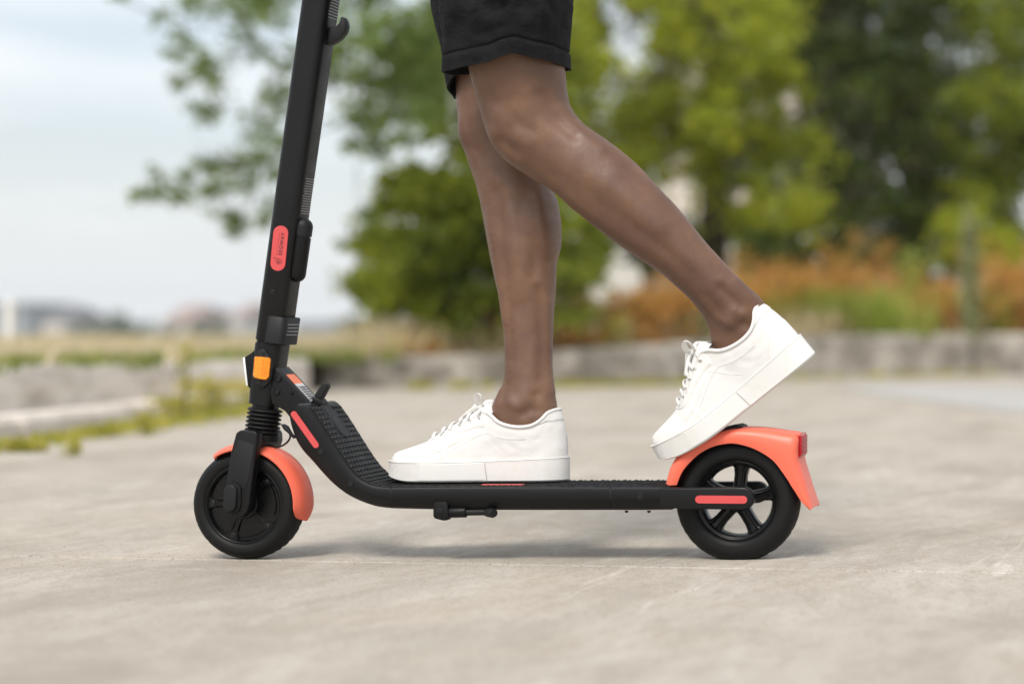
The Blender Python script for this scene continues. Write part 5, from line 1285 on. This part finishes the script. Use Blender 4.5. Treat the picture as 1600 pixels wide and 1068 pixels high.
# pale building seen in glimpses through the trees
def house(name, px0, px1, d, z0, z1, depth, wall, roof, label, cat='building', wins=(), roof_h=1.2, flat=False):
    x0, x1 = at(px0, d).x, at(px1, d).x; y0 = d - DIST; root = thing(name, ((x0 + x1) / 2, y0, z0), label, cat)
    build('wall', abox(x0, x1, y0, y0 + depth, z0, z1), M[wall], root, smooth=0)
    if flat: build('roof', abox(x0 - .15, x1 + .15, y0 - .15, y0 + depth + .15, z1 + .002, z1 + roof_h), M[roof], root, smooth=0)
    else:
        o = .05 * (x1 - x0)
        ym = y0 + depth / 2; V = [(x0 - o, y0 - o, z1 + .002), (x1 + o, y0 - o, z1 + .002), (x1 + o, y0 + depth + o, z1 + .002), (x0 - o, y0 + depth + o, z1 + .002), (x0 + o, ym, z1 + roof_h), (x1 - o, ym, z1 + roof_h)]
        build('roof', (V, [(0, 1, 5, 4), (2, 3, 4, 5), (1, 2, 5), (3, 0, 4), (0, 3, 2, 1)]), M[roof], root, smooth=0)
    for wx, wz, ww, wh in wins:
        cx = x0 + (x1 - x0) * wx; cz = z0 + (z1 - z0) * wz
        f = build('window', abox(cx - ww / 2, cx + ww / 2, y0 - .05, y0 + .02, cz - wh / 2, cz + wh / 2), M['white_paint'], root, smooth=0)
        t = min(ww, wh) * .08; build('pane', abox(cx - ww / 2 + t, cx + ww / 2 - t, y0 - .057, y0 - .052, cz - wh / 2 + t, cz + wh / 2 - t), M['glass_dark'], f, smooth=0)
    return root
house('white_shed', 845, 1045, 24.0, 0.2, 1.45, 3.0, 'render_white', 'slate', 'small white shed with a grey roof glimpsed between the legs', wins=((.25, .5, .4, .5), (.86, .42, .26, .8)), roof_h=.42)
house('pale_house', 1030, 1300, 29.0, 0.2, 4.6, 6.0, 'render_cream', 'slate', 'tall pale house showing through the gaps between the trees', wins=((.30, .62, .7, .9), (.58, .62, .7, .9), (.86, .62, .7, .9), (.30, .25, .7, .9), (.8, .25, .7, .9)), roof_h=1.4)
# white marker post on the left
mp_ = thing('marker_post', at(15, 13.0, ground_z(15, 13)), 'thin white post standing in the grass at the far left', 'post')
c = at(15, 13.0, ground_z(15, 13)); build('post', lathe([(.0285, -.05), (.0285, .325), (.034, .327), (.034, .345), (.020, .358), (.0005, .360)], c, (0, 0, 1), 20), M['white_paint'], mp_)
# far skyline beyond the bank
FZ = -3.0
def fbox(px0, px1, py_top, d): return px0, px1, d, FZ, CZ - (py_top + 0 - HY) * d / FPX
for nm, a, b, t, d, wall, roof, lab, flat in (
    ('apartment_block', -60, 42, 484, 330, 'render_grey', 'slate', 'grey apartment block at the far left edge of the skyline', True),
    ('apartment_block', 30, 66, 499, 360, 'render_grey', 'slate', 'lower grey block stepping down beside the leftmost one', True),
    ('town_house', 66, 98, 503, 300, 'render_cream', 'slate', 'far cream house with a dark roof at the end of the grey blocks', False),
    ('town_house', 100, 118, 510, 320, 'render_cream', 'tiles', 'small far cream house just left of the round green trees', False),
    ('town_house', 252, 296, 503, 280, 'render_cream', 'tiles', 'far house with a wide red roof right of the round green trees', False),
    ('town_house', 292, 330, 508, 310, 'render_white', 'slate', 'far white house with a grey roof beside the red roofed one', False),
    ('town_house', 352, 376, 500, 290, 'render_white', 'tiles', 'far white house with a small red roof left of the scooter stem', False),
    ('warehouse', 460, 560, 512, 340, 'render_grey', 'slate', 'long low far shed right of the scooter stem', True)):
    x = fbox(a, b, t, d); hgt = x[4] - x[3]
    wn_ = [(k, r, (b - a) * d / FPX * .10, hgt * .12) for r in ((.45, .72) if flat else (.62,)) for k in (.2, .4, .6, .8)]
    house(nm, x[0], x[1], d, x[3], x[4], 14.0, wall, roof, lab, wins=wn_, roof_h=1.2 if flat else 2.6, flat=flat)
for px, py, w, d, lab in ((187, 513, 27, 260, 'biggest round green tree on the far skyline'), (150, 518, 18, 270, 'far green tree left of the biggest round one'), (224, 518, 20, 275, 'far green tree right of the biggest round one'), (128, 519, 14, 290, 'smallest far tree left of the round ones'),
                          (345, 514, 18, 250, 'far green tree just left of the scooter stem'), (310, 520, 16, 230, 'low far tree before the white house'), (540, 505, 20, 200, 'far tree near the dense small tree'), (265, 522, 18, 240, 'low far tree before the red roof')):
    r = w * d / FPX; b = at(px, d, FZ); c = [(tuple(Vector((at(px, d).x + R_.gauss(0, r * .45), d - DIST + R_.gauss(0, r * .4), CZ - (py - HY) * d / FPX + R_.gauss(0, r * .25)))), (r * .55, r * .55, r * .42), 420) for _ in range(6)]
    tree('distant_tree', b, max(.5, CZ - (py + 10 - HY) * d / FPX - FZ), .18, c, 0, r * .16, 'far_leaf', lab, group='trees on the far skyline')

# ------------------------------------------------------------------ the air: pale summer haze round everything
hv = N('haze'); hv.t.nodes.remove(hv.p)
pv = hv.t.nodes.new('ShaderNodeVolumePrincipled'); pv.inputs['Color'].default_value = (0.93, 0.95, 0.97, 1); pv.inputs['Density'].default_value = 0.0006; pv.inputs['Anisotropy'].default_value = 0.2
hv.l(pv.outputs['Volume'], hv.o.inputs['Volume'])
hz = build('haze', abox(-950, 950, -950, 950, -4.1, 13), hv.m, smooth=0); tag(hz, kind='stuff')
